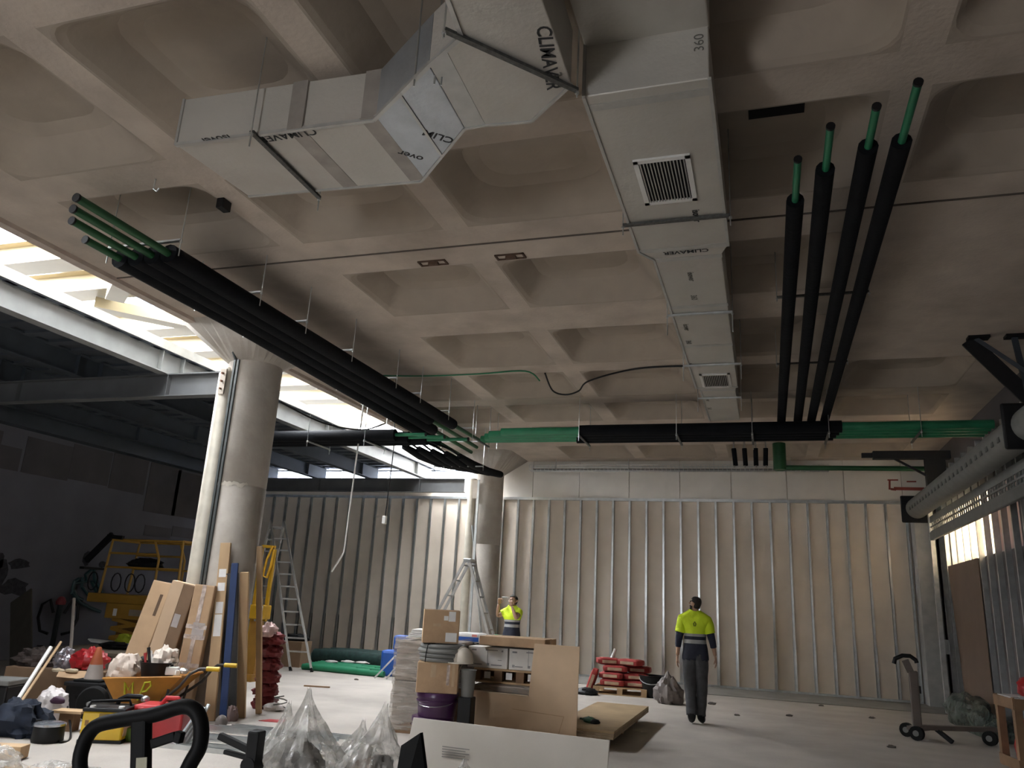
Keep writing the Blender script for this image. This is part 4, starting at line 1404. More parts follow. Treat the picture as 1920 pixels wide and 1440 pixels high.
for k, (p0, p1) in enumerate((((898, 900), (884, 1120)), ((886, 985), (897, 1120)))):
    a = at(*p0, Y=17.6)
    b = at(*p1, Y=17.25)
    d = (b-a)
    e = b+d*(b.z/(-d.z))
    o = MB(e).bar(e, a, .05, .03).build('long_profile', galv_dull)
    tag(o, ('longer', 'shorter')[k]+' grey profile leaning on the far column', 'profile', g)

# ---------------- planks against the near column
g = 'boards leaning on the near column'


def plank(name, label, pb, pt, w_, d_, m_, ytop, group=g, stickers=(), n_base=(0, 0)):
    a = F(*pb)
    b = at(*pt, Y=ytop)
    d = (b-a).normalized()
    side = V((.95, .31, 0))
    nrm = d.cross(side).normalized()
    t = thing(name, label, 'board', a, 0, group)
    MB(a).bar(a, b, w_, d_, up=nrm).build('board', m_, t, bevel=.004)
    L = (b-a).length
    for (f, h_, m2) in stickers:
        c = a+d*L*f-nrm*(d_/2+.001 if nrm.dot(CAM_POS-a) < 0 else -(d_/2+.001))
        MB(a).bar(c-d*h_/2, c+d*h_/2, w_*.7, .003, up=nrm).build('sticker', m2, t)
    return t


plank('wooden_board', 'tall pale wooden board with white stickers leaning left on the near column', (392, 1352), (424, 1018), .13, .05, wood, 8.66, stickers=((.62, .14, paper), (.74, .10, paper), (.82, .1, paper), (.52, .26, paper)))
plank('dark_board', 'wide dark grey board leaning between the pale and the blue board', (428, 1349), (433, 1075), .19, .03, M('dark_board', (.06, .06, .06), .8), 8.67)
plank('blue_board', 'narrow blue board leaning on the near column', (417, 1357), (441, 1056), .085, .035, M('blue_board', (.01, .032, .11), .6), 8.62)
plank('wooden_board', 'shorter pale wooden board right of the blue board', (452, 1346), (459, 1073), .105, .05, wood, 8.70)
plank('wooden_board', 'slim pale wooden batten rightmost of the leaning boards', (485, 1338), (487, 1024), .07, .06, wood, 9.12)
t = thing('red_sack_stack', 'upright stack of crumpled red sacks behind the slim batten', 'sacks', (-6.62, 9.95, 0))
for k in range(6):
    lump('paper_sack', (0, 0, .165*k), (.17, .17, .12), M('maroon_sack', (.15, .018, .02), .6, var=.35, scale=6), .35, 2.4, k+20, parent=t, n=14, fold=.2)
lump('torn_paper', (-.02, -.1, .93), (.12, .1, .12), M('pinkish_paper', (.6, .42, .4), .7, var=.2), .35, 3, 31, parent=t, n=10)
p = F(497, 1318)
tag(lump('red_box', (p.x, p.y, 0), (.09, .07, .09), M('red_dull', (.25, .05, .04), .7), .1, 2, 3, n=8), 'small crushed red box at the foot of the slim batten', 'box')
p = F(512, 1332)
t = thing('wire_tangle', 'tangle of white cable and paper at the foot of the slim batten', 'tangle', p)
lump('paper', (0, 0, 0), (.14, .1, .06), bagwhite, .4, 3, 12, parent=t, n=9)
MB().tube([(.1+.09*math.cos(k*.8), .09*math.sin(k*.8), .02+.012*k) for k in range(16)], .009, 5).build('cable', grey_p, t)
p = F(512, 1352)
tag(MB(p).prism([p+V((-.14, -.1, .0)), p+V((.16, -.06, 0)), p+V((.12, .12, 0)), p+V((-.1, .08, 0))], (0, 0, .006)).build('red_sheet', red), 'red flat scrap on the floor left of the plastic bags', 'scrap')
o = lump('clear_pot', (F(414, 1362).x, F(414, 1362).y, 0), (.07, .07, .08), M('dusty_pot', (.16, .14, .13), .4), .1, 2, 8, n=10)
tag(o, 'small dusty pot at the foot of the blue board', 'pot')
p = F(443, 1350)
tag(lump('packet', (p.x, p.y-.1, 0), (.08, .07, .11), M('packet_pink', (.2, .14, .13), .6), .3, 3, 14, n=10), 'small upright packet before the shorter pale board', 'packet')

# ---------------- tall cartons leaning
g = 'tall cartons leaning behind the wheelbarrow'


def tall_carton(label, pb, pt, w_, d_, m_, ybase, ytop, extra=None):
    a = at(*pb, Y=ybase)
    a.z = 0
    b = at(*pt, Y=ytop)
    d = (b-a).normalized()
    side = V((.955, .295, 0))
    side = (side-d*side.dot(d)).normalized()
    nrm = d.cross(side).normalized()      # away from the camera or towards it
    if nrm.dot(CAM_POS-a) < 0:
        nrm = -nrm
    t = thing('tall_carton', label, 'box', a, 0, g)
    L = (b-a).length
    a2 = a+V((0, 0, .04))
    MB(a).bar(a2, b, w_, d_, up=nrm).build('box_body', m_, t, bevel=.012)
    MB(a).bar(b-d*.004, b+d*.006, w_*.96, d_*.96, up=nrm).build('end_flap', card_l, t)
    f = nrm*(d_/2+.002)
    if extra == 'slot':
        c = b-d*.30+f+side*w_*.18
        MB(a).bar(c-d*.14, c+d*.14, .04, .004, up=nrm).build('print', M('print_brown', (.10, .06, .035), .8), t)
    if extra == 'tape':
        MB(a).bar(a2+f, b+f, .05, .004, up=nrm).build('tape', tape_c, t)
        c = b-d*.55+f+side*.03
        MB(a).bar(c-d*.1, c+d*.1, .15, .005, up=nrm).build('sticker', M('sticker_grey', (.45, .40, .38), .6), t)
        for q in (.5, .62, .95):
            c = b-d*q+f
            MB(a).bar(c-side*w_*.5, c+side*w_*.5, .05, .005, up=nrm).build('tape', tape_c, t)
    if extra == 'label':
        c = b-d*.45+f+side*.05
        MB(a).bar(c-d*.08, c+d*.08, .08, .004, up=nrm).build('sticker', M('sticker_grey', (.45, .40, .38), .6), t)
        MB(a).bar(a2+f-side*w_*.24, b+f-side*w_*.24, w_*.48, .004, up=nrm).build('painted_lit_panel', card_l, t)  # paler left half paints in the lit face
    return t


tall_carton('leftmost tall brown carton leaning right, with a dark printed slot', (218, 1330), (309, 1093), .27, .12, card, 8.55, 8.9, 'slot')
tall_carton('middle tall brown carton leaning right behind the wheelbarrow', (268, 1335), (350, 1094), .32, .15, card_d, 8.42, 8.5, 'label')  # dark body colour stands for the shaded side face
tall_carton('right tall brown carton strapped with shiny tape', (336, 1342), (388, 1098), .26, .12, card, 8.48, 8.55, 'tape')

# ---------------- wheelbarrow
WB = V((-6.95, 7.95, 0))
t = thing('wheelbarrow', 'orange wheelbarrow with yellow painted letters M P and yellow grips', 'wheelbarrow', WB, .30)
pan = MB()
tp = [(-.32, -.31, .50), (.56, -.31, .56), (.56, .31, .56), (-.32, .31, .50)]
bt = [(-.2, -.19, .24), (.26, -.19, .24), (.26, .19, .24), (-.2, .19, .24)]
tpi = [(x*.97, y*.96, z-.004) for x, y, z in tp]
bti = [(x*.96, y*.95, z+.012) for x, y, z in bt]
pan.add(tp+bt+tpi+bti, [(0, 4, 5, 1), (1, 5, 6, 2), (2, 6, 7, 3), (3, 7, 4, 0), (4, 7, 6, 5), (8, 9, 13, 12), (9, 10, 14, 13), (10, 11, 15, 14), (11, 8, 12, 15), (12, 13, 14, 15), (0, 1, 9, 8), (1, 2, 10, 9), (2, 3, 11, 10), (3, 0, 8, 11)])
po = pan.build('pan', orange, t)
rim = MB()
rim.tube(tp, .013, 6, closed=True)
rim.build('rim', orange, po)
fr = M('barrow_frame', (.05, .045, .04), .5, .3)
for s_ in (-1, 1):
    m_ = MB()
    m_.tube([(-.58, s_*.06, .19), (-.2, s_*.2, .222), (.27, s_*.235, .222), (.56, s_*.335, .46), (.66, s_*.33, .60), (.74, s_*.28, .655), (.84, s_*.28, .66)], .017, 8)
    m_.build('handle_tube', fr, t, smooth=True)
    MB().cyl((.82, s_*.28, .66), (.97, s_*.28, .66), .026, n=12).build('grip', yellow, t, smooth=True)
    MB().tube([(.12, s_*.22, .25), (.18, s_*.25, .02), (.36, s_*.25, .02), (.42, s_*.27, .42)], .015, 8).build('leg', fr, t, smooth=True)
MB().lathe([(.10, -.04), (.17, -.045), (.19, -.02), (.19, .02), (.17, .045), (.10, .04)], 24).build('tyre', blackrub, t, smooth=True)
wheel = t.children[-1]
wheel.rotation_euler = (PI/2, 0, 0)
wheel.location = (-.54, 0, .19)
MB().cyl((-.54, -.09, .19), (-.54, .09, .19), .03, n=10).build('hub', galv_dull, t)
ylet = M('letter_yellow', (.62, .62, .04), .6)
fn = V((0, -(.27), -.12)).normalized()


def panpt(u, v):   # point on the near flank of the pan
    a_ = V(tp[0]).lerp(V(tp[1]), u)
    b_ = V(bt[0]).lerp(V(bt[1]), u)
    return a_.lerp(b_, v)+fn*.006


m_ = MB()
for poly_ in ([(.27, .62), (.28, .16), (.335, .45), (.39, .16), (.41, .62)],):
    m_.tube([panpt(*q) for q in poly_], .012, 6)
m_.build('letter_m', ylet, t)
m_ = MB()
m_.tube([panpt(*q) for q in [(.545, .85), (.56, .17), (.63, .15), (.665, .3), (.63, .5), (.565, .52)]], .012, 6)
m_.build('letter_p', ylet, t)
MW = Matrix.Translation(WB) @ Matrix.Rotation(.30, 4, 'Z')


def inbarrow(x, y, z):
    return MW @ V((x, y, z))


o = lump('plastic_sack', inbarrow(-.24, 0, .42), (.20, .18, .22), M('sack_beige', (.58, .48, .40), .5, var=.2, scale=5, bump=.5, bscale=8), .2, 2.5, 5, fold=.15)
tag(o, 'pale crumpled sack lying in the front of the wheelbarrow', 'sack')
t2 = thing('black_tub', 'black mortar tub with tools lying in the wheelbarrow', 'tub', inbarrow(.16, -.02, .52), .3)
MB().lathe([(.17, 0), (.205, .16), (.215, .165), (.2, .165), (.165, .02), (0, .02)], 26, capt=False).build('tub', black, t2, smooth=40)
o = lump('white_rag', inbarrow(.22, -.02, .62), (.15, .12, .15), M('rag_white', (.66, .58, .50), .8, var=.12, scale=8, bump=.4, bscale=10), .3, 2.5, 17)
tag(o, 'bundle of white rag heaped in the black tub', 'rag')
g = 'hand tools in the black tub'
for k, (dx, dz, m_) in enumerate(((-.13, .12, red), (-.10, .18, black), (-.07, .14, paper), (-.02, .1, black), (-.15, .06, black))):
    p = inbarrow(.16+dx, -.06+.03*k, .60)
    o = MB(p).tube([p, p+V((-.03-.01*k, 0, .04+dz*.6)), p+V((-.05-.02*k, .01, .05+dz))], [.014, .013, .02], 8).build('hand_tool', m_, smooth=True)
    tag(o, ('red handled', 'tall black handled', 'white handled', 'short black handled', 'leftmost black handled')[k]+' tool sticking out of the black tub', 'tool', g)
o = MB(inbarrow(.38, -.12, .56)).box(inbarrow(.36, -.1, .60), (.14, .09, .09), .5).box(inbarrow(.43, -.12, .585), (.05, .06, .06), .9).build('white_packet', paper, bevel=.01)
tag(o, 'white paper packet at the rear of the wheelbarrow', 'packet')
o = lump('tap_fitting', inbarrow(.46, -.05, .57), (.06, .05, .04), galv_dull, .35, 4, 3, n=8)
tag(o, 'small grey metal fitting at the rear rim of the wheelbarrow', 'fitting')

# ---------------- left heap: crate, cone, cartons, bags, tool cases
t = thing('black_crate', 'black plastic crate carrying the traffic cone', 'crate', (-7.80, 8.10, 0), .3)
MB().bb((-.24, -.18, 0), (.24, .18, .36)).build('crate_body', black, t, bevel=.015)
MB().bb((-.26, -.2, .34), (.26, .2, .385)).build('lid', grey_p if False else black, t, bevel=.01)
MB().bb((-.1, -.186, .2), (.1, -.18, .24)).build('grip', blackrub, t)
t = thing('traffic_cone', 'orange and white traffic cone standing on the black crate', 'cone', (-7.82, 8.10, .386), .3)
MB().bb((-.16, -.16, 0), (.16, .16, .025)).build('base', blackrub, t, bevel=.008)
MB().lathe([(.11, .025), (.075, .19)], 20).build('white_sleeve', M('cone_white', (.36, .31, .28), .6), t, smooth=True)
MB().lathe([(.075, .19), (.03, .38), (.024, .39)], 20).build('orange_top', M('cone_orange', (.36, .085, .03), .6), t, smooth=True)
# stack of boards behind
SB = V((-10.35, 11.4, 0))
t = thing('board_stack', 'low stack of dusty boards on the floor left of the near column', 'boards', SB, .1)
dusty = M('dusty_board', (.20, .165, .12), .85, var=.15, scale=3)
for k in range(7):
    MB().bb((-1.15+.01*((k*5) % 3), -.85, .08+.055*k), (1.15-.01*((k*7) % 4), .95, .13+.055*k)).build('board', dusty, t)
for x in (-.9, 0, .9):
    MB().bb((x-.05, -.84, 0), (x+.05, .9, .079)).build('batten', wood_d, t)
g2 = 'white profiles on the board stack'
for k in range(3):
    a = at(168+2*k, 1196+5*k, Z=.50)
    b = at(228, 1203+5*k, Z=.50)
    o = MB(a).bar(V((a.x, a.y, .475+.03*k)), V((b.x, b.y, .475+.03*k)), .06, .03).build('white_profile', paper)
    tag(o, ('front', 'middle', 'rear')[k]+' white profile lying on the dusty board stack', 'profile', g2)
p = at(233, 1208, Z=.468)
tag(lump('hivis_vest', p, (.16, .14, .12), M('vest_yellow', (.42, .50, .03), .7), .35, 2.5, 3, n=12), 'crumpled yellow vest on the dusty board stack', 'vest')
p = at(215, 1216, Z=.468)
tag(lump('dark_jacket', (p.x, p.y, .468), (.3, .16, .07), black, .3, 3, 8, n=12), 'dark cloth lying on the front edge of the board stack', 'cloth')
# cartons at far left
carton('carton', 'brown carton full of rags at the far left', (-9.35, 8.85, 0), (.85, .5, .40), .25, card_d, False)
t = carton('carton', 'dark brown open carton beside the carton of rags', (-8.55, 8.75, 0), (.55, .45, .42), .35, card_d, False)
MB().prism([(-.27, -.22, .42), (.27, -.22, .42), (.24, -.40, .34), (-.2, -.42, .36)], (0, 0, .006)).build('flap', card, t)
MB().prism([(.275, -.2, .42), (.275, .2, .42), (.42, .18, .45), (.42, -.18, .47)], (0, 0, .006)).build('flap', card_l, t)
o = lump('rag_heap', (-9.55, 8.85, .405), (.32, .2, .14), M('rag_dark', (.06, .045, .04), .9, var=.5, scale=6), .4, 3, 2)
tag(o, 'heap of dark rags on the far left carton', 'rags')
o = lump('silver_bag', (-9.02, 8.78, .405), (.13, .12, .16), M('silver_film', (.35, .33, .36), .2, .5, var=.3, scale=7, bump=.8, bscale=12), .35, 3, 4)
tag(o, 'shiny silver bag on the far left carton', 'bag')
o = lump('red_bag', (-8.62, 8.8, .43), (.24, .2, .17), red, .3, 2.2, 6, fold=.15)
tag(o, 'bright red cloth bag on the open carton', 'bag')
p = at(140, 1255, Y=8.9)
t = thing('hivis_vest', 'yellow green vest hanging over the side of the open carton', 'vest', (p.x, 8.9, 0))
lump('cloth', (0, 0, .02), (.08, .1, .28), M('vest_green', (.16, .18, .03), .8, var=.3, scale=9), .35, 3, 15, parent=t, n=12)
p = at(122, 1252, Y=8.45)
t = thing('work_gloves', 'pair of pale work gloves lying on the flap of the open carton', 'gloves', (p.x, 8.45, .40))
lump('glove', (-.1, 0, 0), (.1, .05, .03), M('glove_pale', (.52, .43, .30), .8), .3, 3, 5, parent=t, n=8)
lump('glove', (.1, .02, .01), (.11, .05, .03), MATS['glove_pale'], .3, 3, 6, parent=t, n=8)
# black boxes and blue cloth far left
t = thing('tool_case', 'black tool case with grey lid at the left edge', 'case', (-8.55, 7.35, 0), .3)
MB().bb((-.32, -.2, 0), (.32, .2, .36)).build('case_body', black, t, bevel=.02)
MB().bb((-.33, -.21, .36), (.33, .21, .42)).build('lid', grey_p, t, bevel=.015)
MB().tube([(-.1, -.2, .43), (-.09, -.22, .47), (.09, -.22, .47), (.1, -.2, .43)], .012, 6).build('handle', black, t)
o = lump('blue_jacket', (-7.35, 6.75, 0), (.38, .22, .22), M('blue_cloth', (.006, .011, .024), .85, var=.3, scale=8), .3, 2.5, 11, fold=.1)
tag(o, 'dark blue jacket heaped on the floor at the left edge', 'jacket')
t = thing('white_sack', 'white plastic sack with a dark label lying left of the black crate', 'sack', (-7.72, 7.45, 0), .3)
lump('sack', (0, 0, .0), (.2, .16, .24), bagwhite, .2, 2.5, 21, parent=t, fold=.1)
lump('dark_label', (.13, -.12, .22), (.08, .04, .05), M('label_plum', (.06, .02, .05), .5), .15, 2, 3, parent=t, n=8)
# tubes leaning
for k, (pb, pt, m_, r_, lb, yb) in enumerate((((0, 1366), (95, 1214), white_p, .022, 'white round tube leaning over the left heap', 6.55), ((42, 1312), (114, 1204), wood, .016, 'thin wooden stick leaning beside the white tube', 7.3))):
    a = F(pb[0]-8, pb[1]+12) if k == 0 else at(*pb, Y=yb)
    b = at(*pt, Y=a.y+.9)
    if k == 1:
        d = (b-a)
        a = a-d*(a.z/d.z)
    o = MB(a).cyl(a, b, r_, n=10).build(('white_tube', 'wooden_stick')[k], m_, smooth=True)
    tag(o, lb, 'tube' if k == 0 else 'stick')
# grinder dust box (round drum with metal lid)
p = F(68, 1394)
t = thing('round_drum', 'small black drum with a shiny lid on the floor at lower left', 'drum', (p.x, p.y+.12, 0))
MB().lathe([(.14, 0), (.145, .02), (.14, .15)], 24).build('drum_body', black, t, smooth=40)
MB().lathe([(.147, .15), (.147, .17), (.12, .18)], 24).build('lid', M('lid_shiny', (.45, .47, .52), .2, .8), t, smooth=40)
MB().bb((-.16, -.03, .1), (-.135, .03, .19)).build('clip', black, t)
cable('power_lead', 'black power lead running from the small drum to the yellow case', [F(92, 1378)+V((0, 0, .05)), F(105, 1388)+V((0, 0, .012)), F(115, 1394)+V((0, 0, .012)), F(132, 1384)+V((0, 0, .012)), F(120, 1362)+V((0, 0, .2))], .012, black)
p = F(112, 1372)
t = thing('wood_block', 'pale wooden block with a small board behind the small drum', 'block', (p.x, p.y+.1, 0), .3)
MB().bb((-.08, -.07, 0), (.08, .07, .18)).build('block', wood_d, t)
MB().bb((-.16, -.1, .18), (.16, .1, .205)).build('board', wood, t)
# yellow case
p = F(170, 1393)
t = thing('battery_case', 'yellow boxy power station with black frame and two white knobs', 'case', (p.x+.02, p.y+.15, 0), .42)
MB().bb((-.2, -.14, .02), (.2, .14, .29)).build('case_body', yellow, t, bevel=.015)
MB().bb((-.21, -.15, .29), (.21, .15, .325)).build('top_frame', black, t, bevel=.01)
MB().bb((-.21, -.15, 0), (.21, .15, .03)).build('base_frame', black, t)
MB().tube([(-.17, -.12, .32), (-.15, -.1, .38), (.15, .1, .38), (.17, .12, .32)], .016, 8).build('carry_handle', black, t, smooth=True)
for x in (-.13, .15):
    MB().cyl((x, -.10, .325), (x, -.10, .345), .03, n=14).build('knob', paper, t, smooth=True)
MB().bb((-.04, -.144, .235), (.14, -.14, .275)).build('name_plate', M('plate_dark', (.2, .12, .01), .5), t)
MB().bb((-.165, -.144, .16), (-.13, -.14, .21)).build('warning_label', M('plate_dark2', (.25, .12, .02), .5), t)
MB().bb((.201, -.1, .06), (.204, .05, .2)).build('side_label', card_l, t)
# red and black tool cases
p = F(285, 1385)
t = thing('red_tool_case', 'red plastic tool box with rounded lid in front of the wheelbarrow', 'case', (p.x+.07, p.y+.05, 0), .3)
MB().bb((-.26, -.17, 0), (.26, .17, .28)).build('case_body', red, t, bevel=.02)
MB().bb((-.27, -.18, .28), (.27, .18, .34)).build('lid', M('red_light', (.46, .03, .035), .4), t, bevel=.025)
MB().tube([(-.02, -.08, .34), (.03, -.08, .41), (.15, -.08, .41), (.2, -.08, .34)], .024, 8).build('handle', M('red_light', (0, 0, 0)), t, smooth=True)
for x in (-.18, .1):
    MB().bb((x-.03, -.19, .24), (x+.03, -.178, .32)).build('latch', M('red_pink', (.55, .09, .09), .4), t, bevel=.004)
p = F(212, 1380)
t = thing('black_tool_case', 'black power tool case left of the red tool box', 'case', (p.x-.02, p.y+.2, 0), .3)
MB().bb((-.2, -.14, 0), (.2, .14, .25)).build('case_body', black, t, bevel=.02)
MB().tube([(-.15, 0, .25), (-.13, 0, .33), (-.05, 0, .37), (.1, 0, .37), (.16, 0, .33), (.17, 0, .25)], .026, 8).build('handle', black, t, smooth=True)
MB().bb((-.1, -.15, .20), (.04, -.13, .24)).build('red_latch', M('red_pink', (.55, .09, .09), .4), t, bevel=.004)
lump('chrome_nose', (.17, -.05, .33), (.045, .045, .04), galv, .1, 2, 2, parent=t, n=8)
p = F(218, 1392)
tag(MB((p.x, p.y+.1, 0)).box((p.x+.02, p.y+.12, .065), (.13, .1, .13), .3).build('green_box', M('green_lime', (.11, .2, .02), .5), bevel=.01), 'small lime green box behind the yellow case', 'box')
# timbers at lower left
a = F(-40, 1418)
tag(MB((a.x, a.y, 0)).box((F(0, 1422).x, F(0, 1422).y, .06), (.40, .16, .11), .38).build('timber_offcut', wood, bevel=.006), 'short thick timber offcut at the lower left corner', 'timber')
tag(MB((a.x, a.y, 0)).box((F(70, 1465).x, F(70, 1465).y, .05), (.6, .2, .08), .5).build('timber_plank', wood, bevel=.006), 'pale plank on the floor below the timber offcut', 'plank')
o = lump('clear_film_heap', (F(120, 1490).x, F(120, 1490).y, 0), (.42, .2, .14), bagfilm, .3, 3, 40)
tag(o, 'heap of clear film at the bottom left edge', 'film')
o = lump('clear_film_heap', (F(-30, 1470).x, F(-30, 1470).y, 0), (.3, .2, .18), bagfilm, .3, 3, 41)
tag(o, 'small heap of clear film in the very corner at lower left', 'film')
# galvanised profiles on the floor
g = 'galvanised profiles lying on the floor'
for k in range(9):
    y = 7.0+.17*k
    x0 = -5.95+.06*(k % 3)+.03*k-(.35 if k > 4 else 0)
    L = 1.75-.1*(k % 4)
    z = .0+(.05 if k in (2, 5) else 0)
    t = thing('steel_profile', ORD[k]+' galvanised profile in the bundle on the floor, counted from the front', 'profile', (x0, y, z), .12+.02*((k*5) % 4-1.5), g)
    MB().bb((0, -.035, 0), (L, .035, .002)).bb((0, -.035, .002), (L, -.033, .045)).bb((0, .033, .002), (L, .035, .045)).bb((0, -.033, .043), (L, -.024, .045)).bb((0, .024, .043), (L, .033, .045)).build('channel', galv, t)
g = 'short profiles leaning on the red tool box'
for k in range(4):
    a = F(322+9*k, 1404-1*k)
    b = at(352+8*k, 1362-4*k, Y=a.y+.15)
    tag(MB(a).bar(a, b+(b-a)*.6, .03, .02).build('short_profile', galv), ('first', 'second', 'third', 'fourth')[k]+' of four short shiny profiles leaning right of the red tool box', 'profile', g)

# ---------------- far left: work platform, hoist, board, sack truck, hoses on the wall
plat = M('platform_orange', (.36, .20, .03), .5, var=.12, scale=4)
O = V((-12.3, 13.6, 0))
t = thing('work_platform', 'orange scissor work platform with guard rails in the dark left aisle', 'lift', O)
MB().bb((-1.0, -.4, 1.14), (1.25, .4, 1.32)).build('deck', plat, t, bevel=.02)
MB().bb((-.45, -.42, .85), (.9, -.36, 1.14)).build('control_panel', plat, t, bevel=.01)
for (x, z, w_, h_) in ((-.2, .97, .09, .14), (.35, .98, .4, .12)):
    MB().bb((x-w_/2, -.425, z-h_/2), (x+w_/2, -.42, z+h_/2)).build('sticker', paper if x < 0 else M('sticker_dim', (.3, .25, .2), .7), t)
MB().bb((-.2, -.3, .25), (.8, .3, .85)).build('scissor_stack', M('platform_dark', (.14, .07, .015), .6), t)
for k in range(3):
    MB().bar((-.3, -.33, .3+.18*k), (.9, -.33, .48+.18*k), .03, .07).bar((.9, -.35, .3+.18*k), (-.3, -.35, .48+.18*k), .03, .07).build('scissor_arm', plat, t)
MB().bb((-1.0, -.4, .12), (1.1, .4, .26)).build('chassis', plat, t, bevel=.02)
for x in (-.8, .9):
    for y in (-.38, .3):
        w_ = MB().cyl((x, y, .14), (x, y+.1, .14), .14, n=16).build('wheel', blackrub, t, smooth=True)
m_ = MB()
for y in (-.38, .38):
    m_.tube([(-.72, y, 1.32), (-.62, y, 2.4), (1.15, y, 2.4), (1.2, y, 1.32)], .028, 8)
    m_.tube([(-.66, y, 1.85), (1.18, y, 1.85)], .022, 8).tube([(-.64, y, 2.13), (.6, y, 2.13)], .022, 8)
    m_.tube([(.45, y, 2.4), (.62, y, 2.05), (.62, y, 1.6), (.55, y, 1.32)], .024, 8)
m_.tube([(1.15, -.38, 2.4), (1.15, .38, 2.4)], .028, 8).tube([(-.62, -.38, 2.4), (-.62, .38, 2.4)], .028, 8)
m_.build('guard_rail', plat, t, smooth=True)
MB().bar((-.62, -.42, 2.5), (-1.15, -.45, 1.95), .07, .12).bar((-.75, -.4, 2.46), (-.35, -.4, 2.44), .07, .08).build('padded_arm', black, t)
lump('tool_bag', (.15, -.2, 1.86), (.42, .15, .13), black, .3, 3, 2, parent=t, n=10)
for x in (-.9, -.3, .05, .3):
    MB().tube([(x+.12*math.cos(a*PI/6), -.43, 1.55+.18*math.sin(a*PI/6)) for a in range(13)], .012, 5).build('hanging_cable', black, t)
# teal hoses hung on the left wall
hose_m = M('teal_hose', (.012, .045, .05), .5, var=.2)
t = thing('hanging_hose', 'loops of dark teal hose hung on the left wall', 'hose', at(165, 1090, X=XL+.05))
off = t.location.copy()
for pts in ([(172, 1068), (160, 1078), (162, 1090), (140, 1094), (135, 1112), (150, 1130), (170, 1140), (188, 1147)],
            [(148, 1085), (140, 1090), (136, 1105), (145, 1120), (155, 1125)], [(155, 1082), (153, 1100), (165, 1115), (178, 1118), (180, 1108), (172, 1090)],
            [(176, 1066), (177, 1085), (185, 1100), (192, 1112), (190, 1118)]):
    P_ = [at(*p, X=XL+.05) for p in pts]
    MB(off).tube(P_, .035, 7).build('hose_loop', hose_m, t, smooth=True)
MB(off).bb((XL, at(170, 1066, X=XL).y-.3, at(170, 1066, X=XL).z-.02), (XL+.12, at(170, 1066, X=XL).y+.3, at(170, 1066, X=XL).z+.03)).build('hook_rail', black, t)
# dark board, sack truck and pole
a = at(50, 1205, Y=11.2)
a.z = 0
b = at(40, 1117, Y=11.6)
tag(MB(a).bar(a, b, .5, .03, up=(0, 1, 0)).build('leaning_board', M('dark_panel', (.045, .04, .03), .85)), 'dark brown panel leaning against the left wall', 'panel')
p = at(100, 1200, Y=12.75)
t = thing('sack_truck', 'dark sack truck with round black handles and red top by the left wall', 'sack truck', (p.x, 12.75, 0), .5)
for s_ in (-1, 1):
    MB().tube([(s_*.1, 0, .9), (s_*.2, 0, 1.15), (s_*.33, 0, 1.05), (s_*.36, 0, .8), (s_*.28, 0, .55), (s_*.12, 0, .5)], .03, 8).build('handle_loop', black, t, smooth=True)
    MB().cyl((s_*.2, .06, .14), (s_*.28, .06, .14), .14, n=14).build('wheel', blackrub, t, smooth=True)
MB().tube([(0, 0, .1), (0, 0, 1.1)], .05, 10).bb((-.25, -.25, .01), (.25, .05, .03)).cyl((-.22, .06, .14), (.22, .06, .14), .02, n=8).build('frame', M('truck_dark', (.02, .03, .035), .6), t)
MB().lathe([(.09, 1.06), (.1, 1.12), (.06, 1.2), (.02, 1.22)], 14).build('red_top', M('red_dim', (.22, .03, .035), .6), t, smooth=True)
a = at(133, 1215, Y=10.3)
b = at(139, 1122, Y=10.5)
d = b-a
a = a-d*(a.z/d.z)
tag(MB(a).cyl(a, b, .025, n=8).build('pole', M('pole_grey', (.34, .30, .27), .6), smooth=True), 'grey pole standing upright in front of the left wall', 'pole')
# yellow hoist behind the column
HY = 12.6
c = at(488, 1250, Y=HY)
yellow = M('amber_paint', (.42, .235, .008), .5)
t = thing('material_hoist', 'yellow material hoist with hanging strap behind the leaning boards', 'hoist', (c.x, HY, 0))
off = V((c.x, HY, 0))
q = lambda px, py, y=HY: at(px, py, Y=y)
MB(off).bar(q(470, 1180), q(492, 1024), .05, .05).bar(q(496, 1165), q(515, 1030), .06, .05).bar(q(492, 1024), q(516, 1026), .05, .05).bar((q(470, 1180).x-.05, HY, 0), q(470, 1180), .05, .05).build('mast', yellow, t)
MB(off).bb((q(470, 1160).x, HY-.12, q(470, 1160).z), (q(503, 1135).x, HY+.12, q(503, 1135).z)).build('winch_box', yellow, t, bevel=.02)
MB(off).bb((q(491, 1145).x, HY-.125, q(491, 1147).z), (q(501, 1137).x, HY-.12, q(501, 1136).z)).build('sticker', paper, t)
MB(off).tube([q(512, 1024, HY-.05), q(500, 1050, HY-.08), (q(493, 1080, HY-.06)), q(500, 1083, HY-.06), q(508, 1060, HY-.07), q(514, 1030, HY-.05)], .022, 7).build('strap', M('strap_yellow', (.62, .33, .01), .6), t, smooth=True)
MB(off).bb((q(468, 1185).x, HY-.15, .0), (q(492, 1185).x, HY+.3, .12)).bar((q(480, 1185).x, HY, .1), (q(480, 1185).x, HY, q(480, 1165).z), .2, .12).build('base', M('hoist_brown', (.28, .14, .02), .6), t)

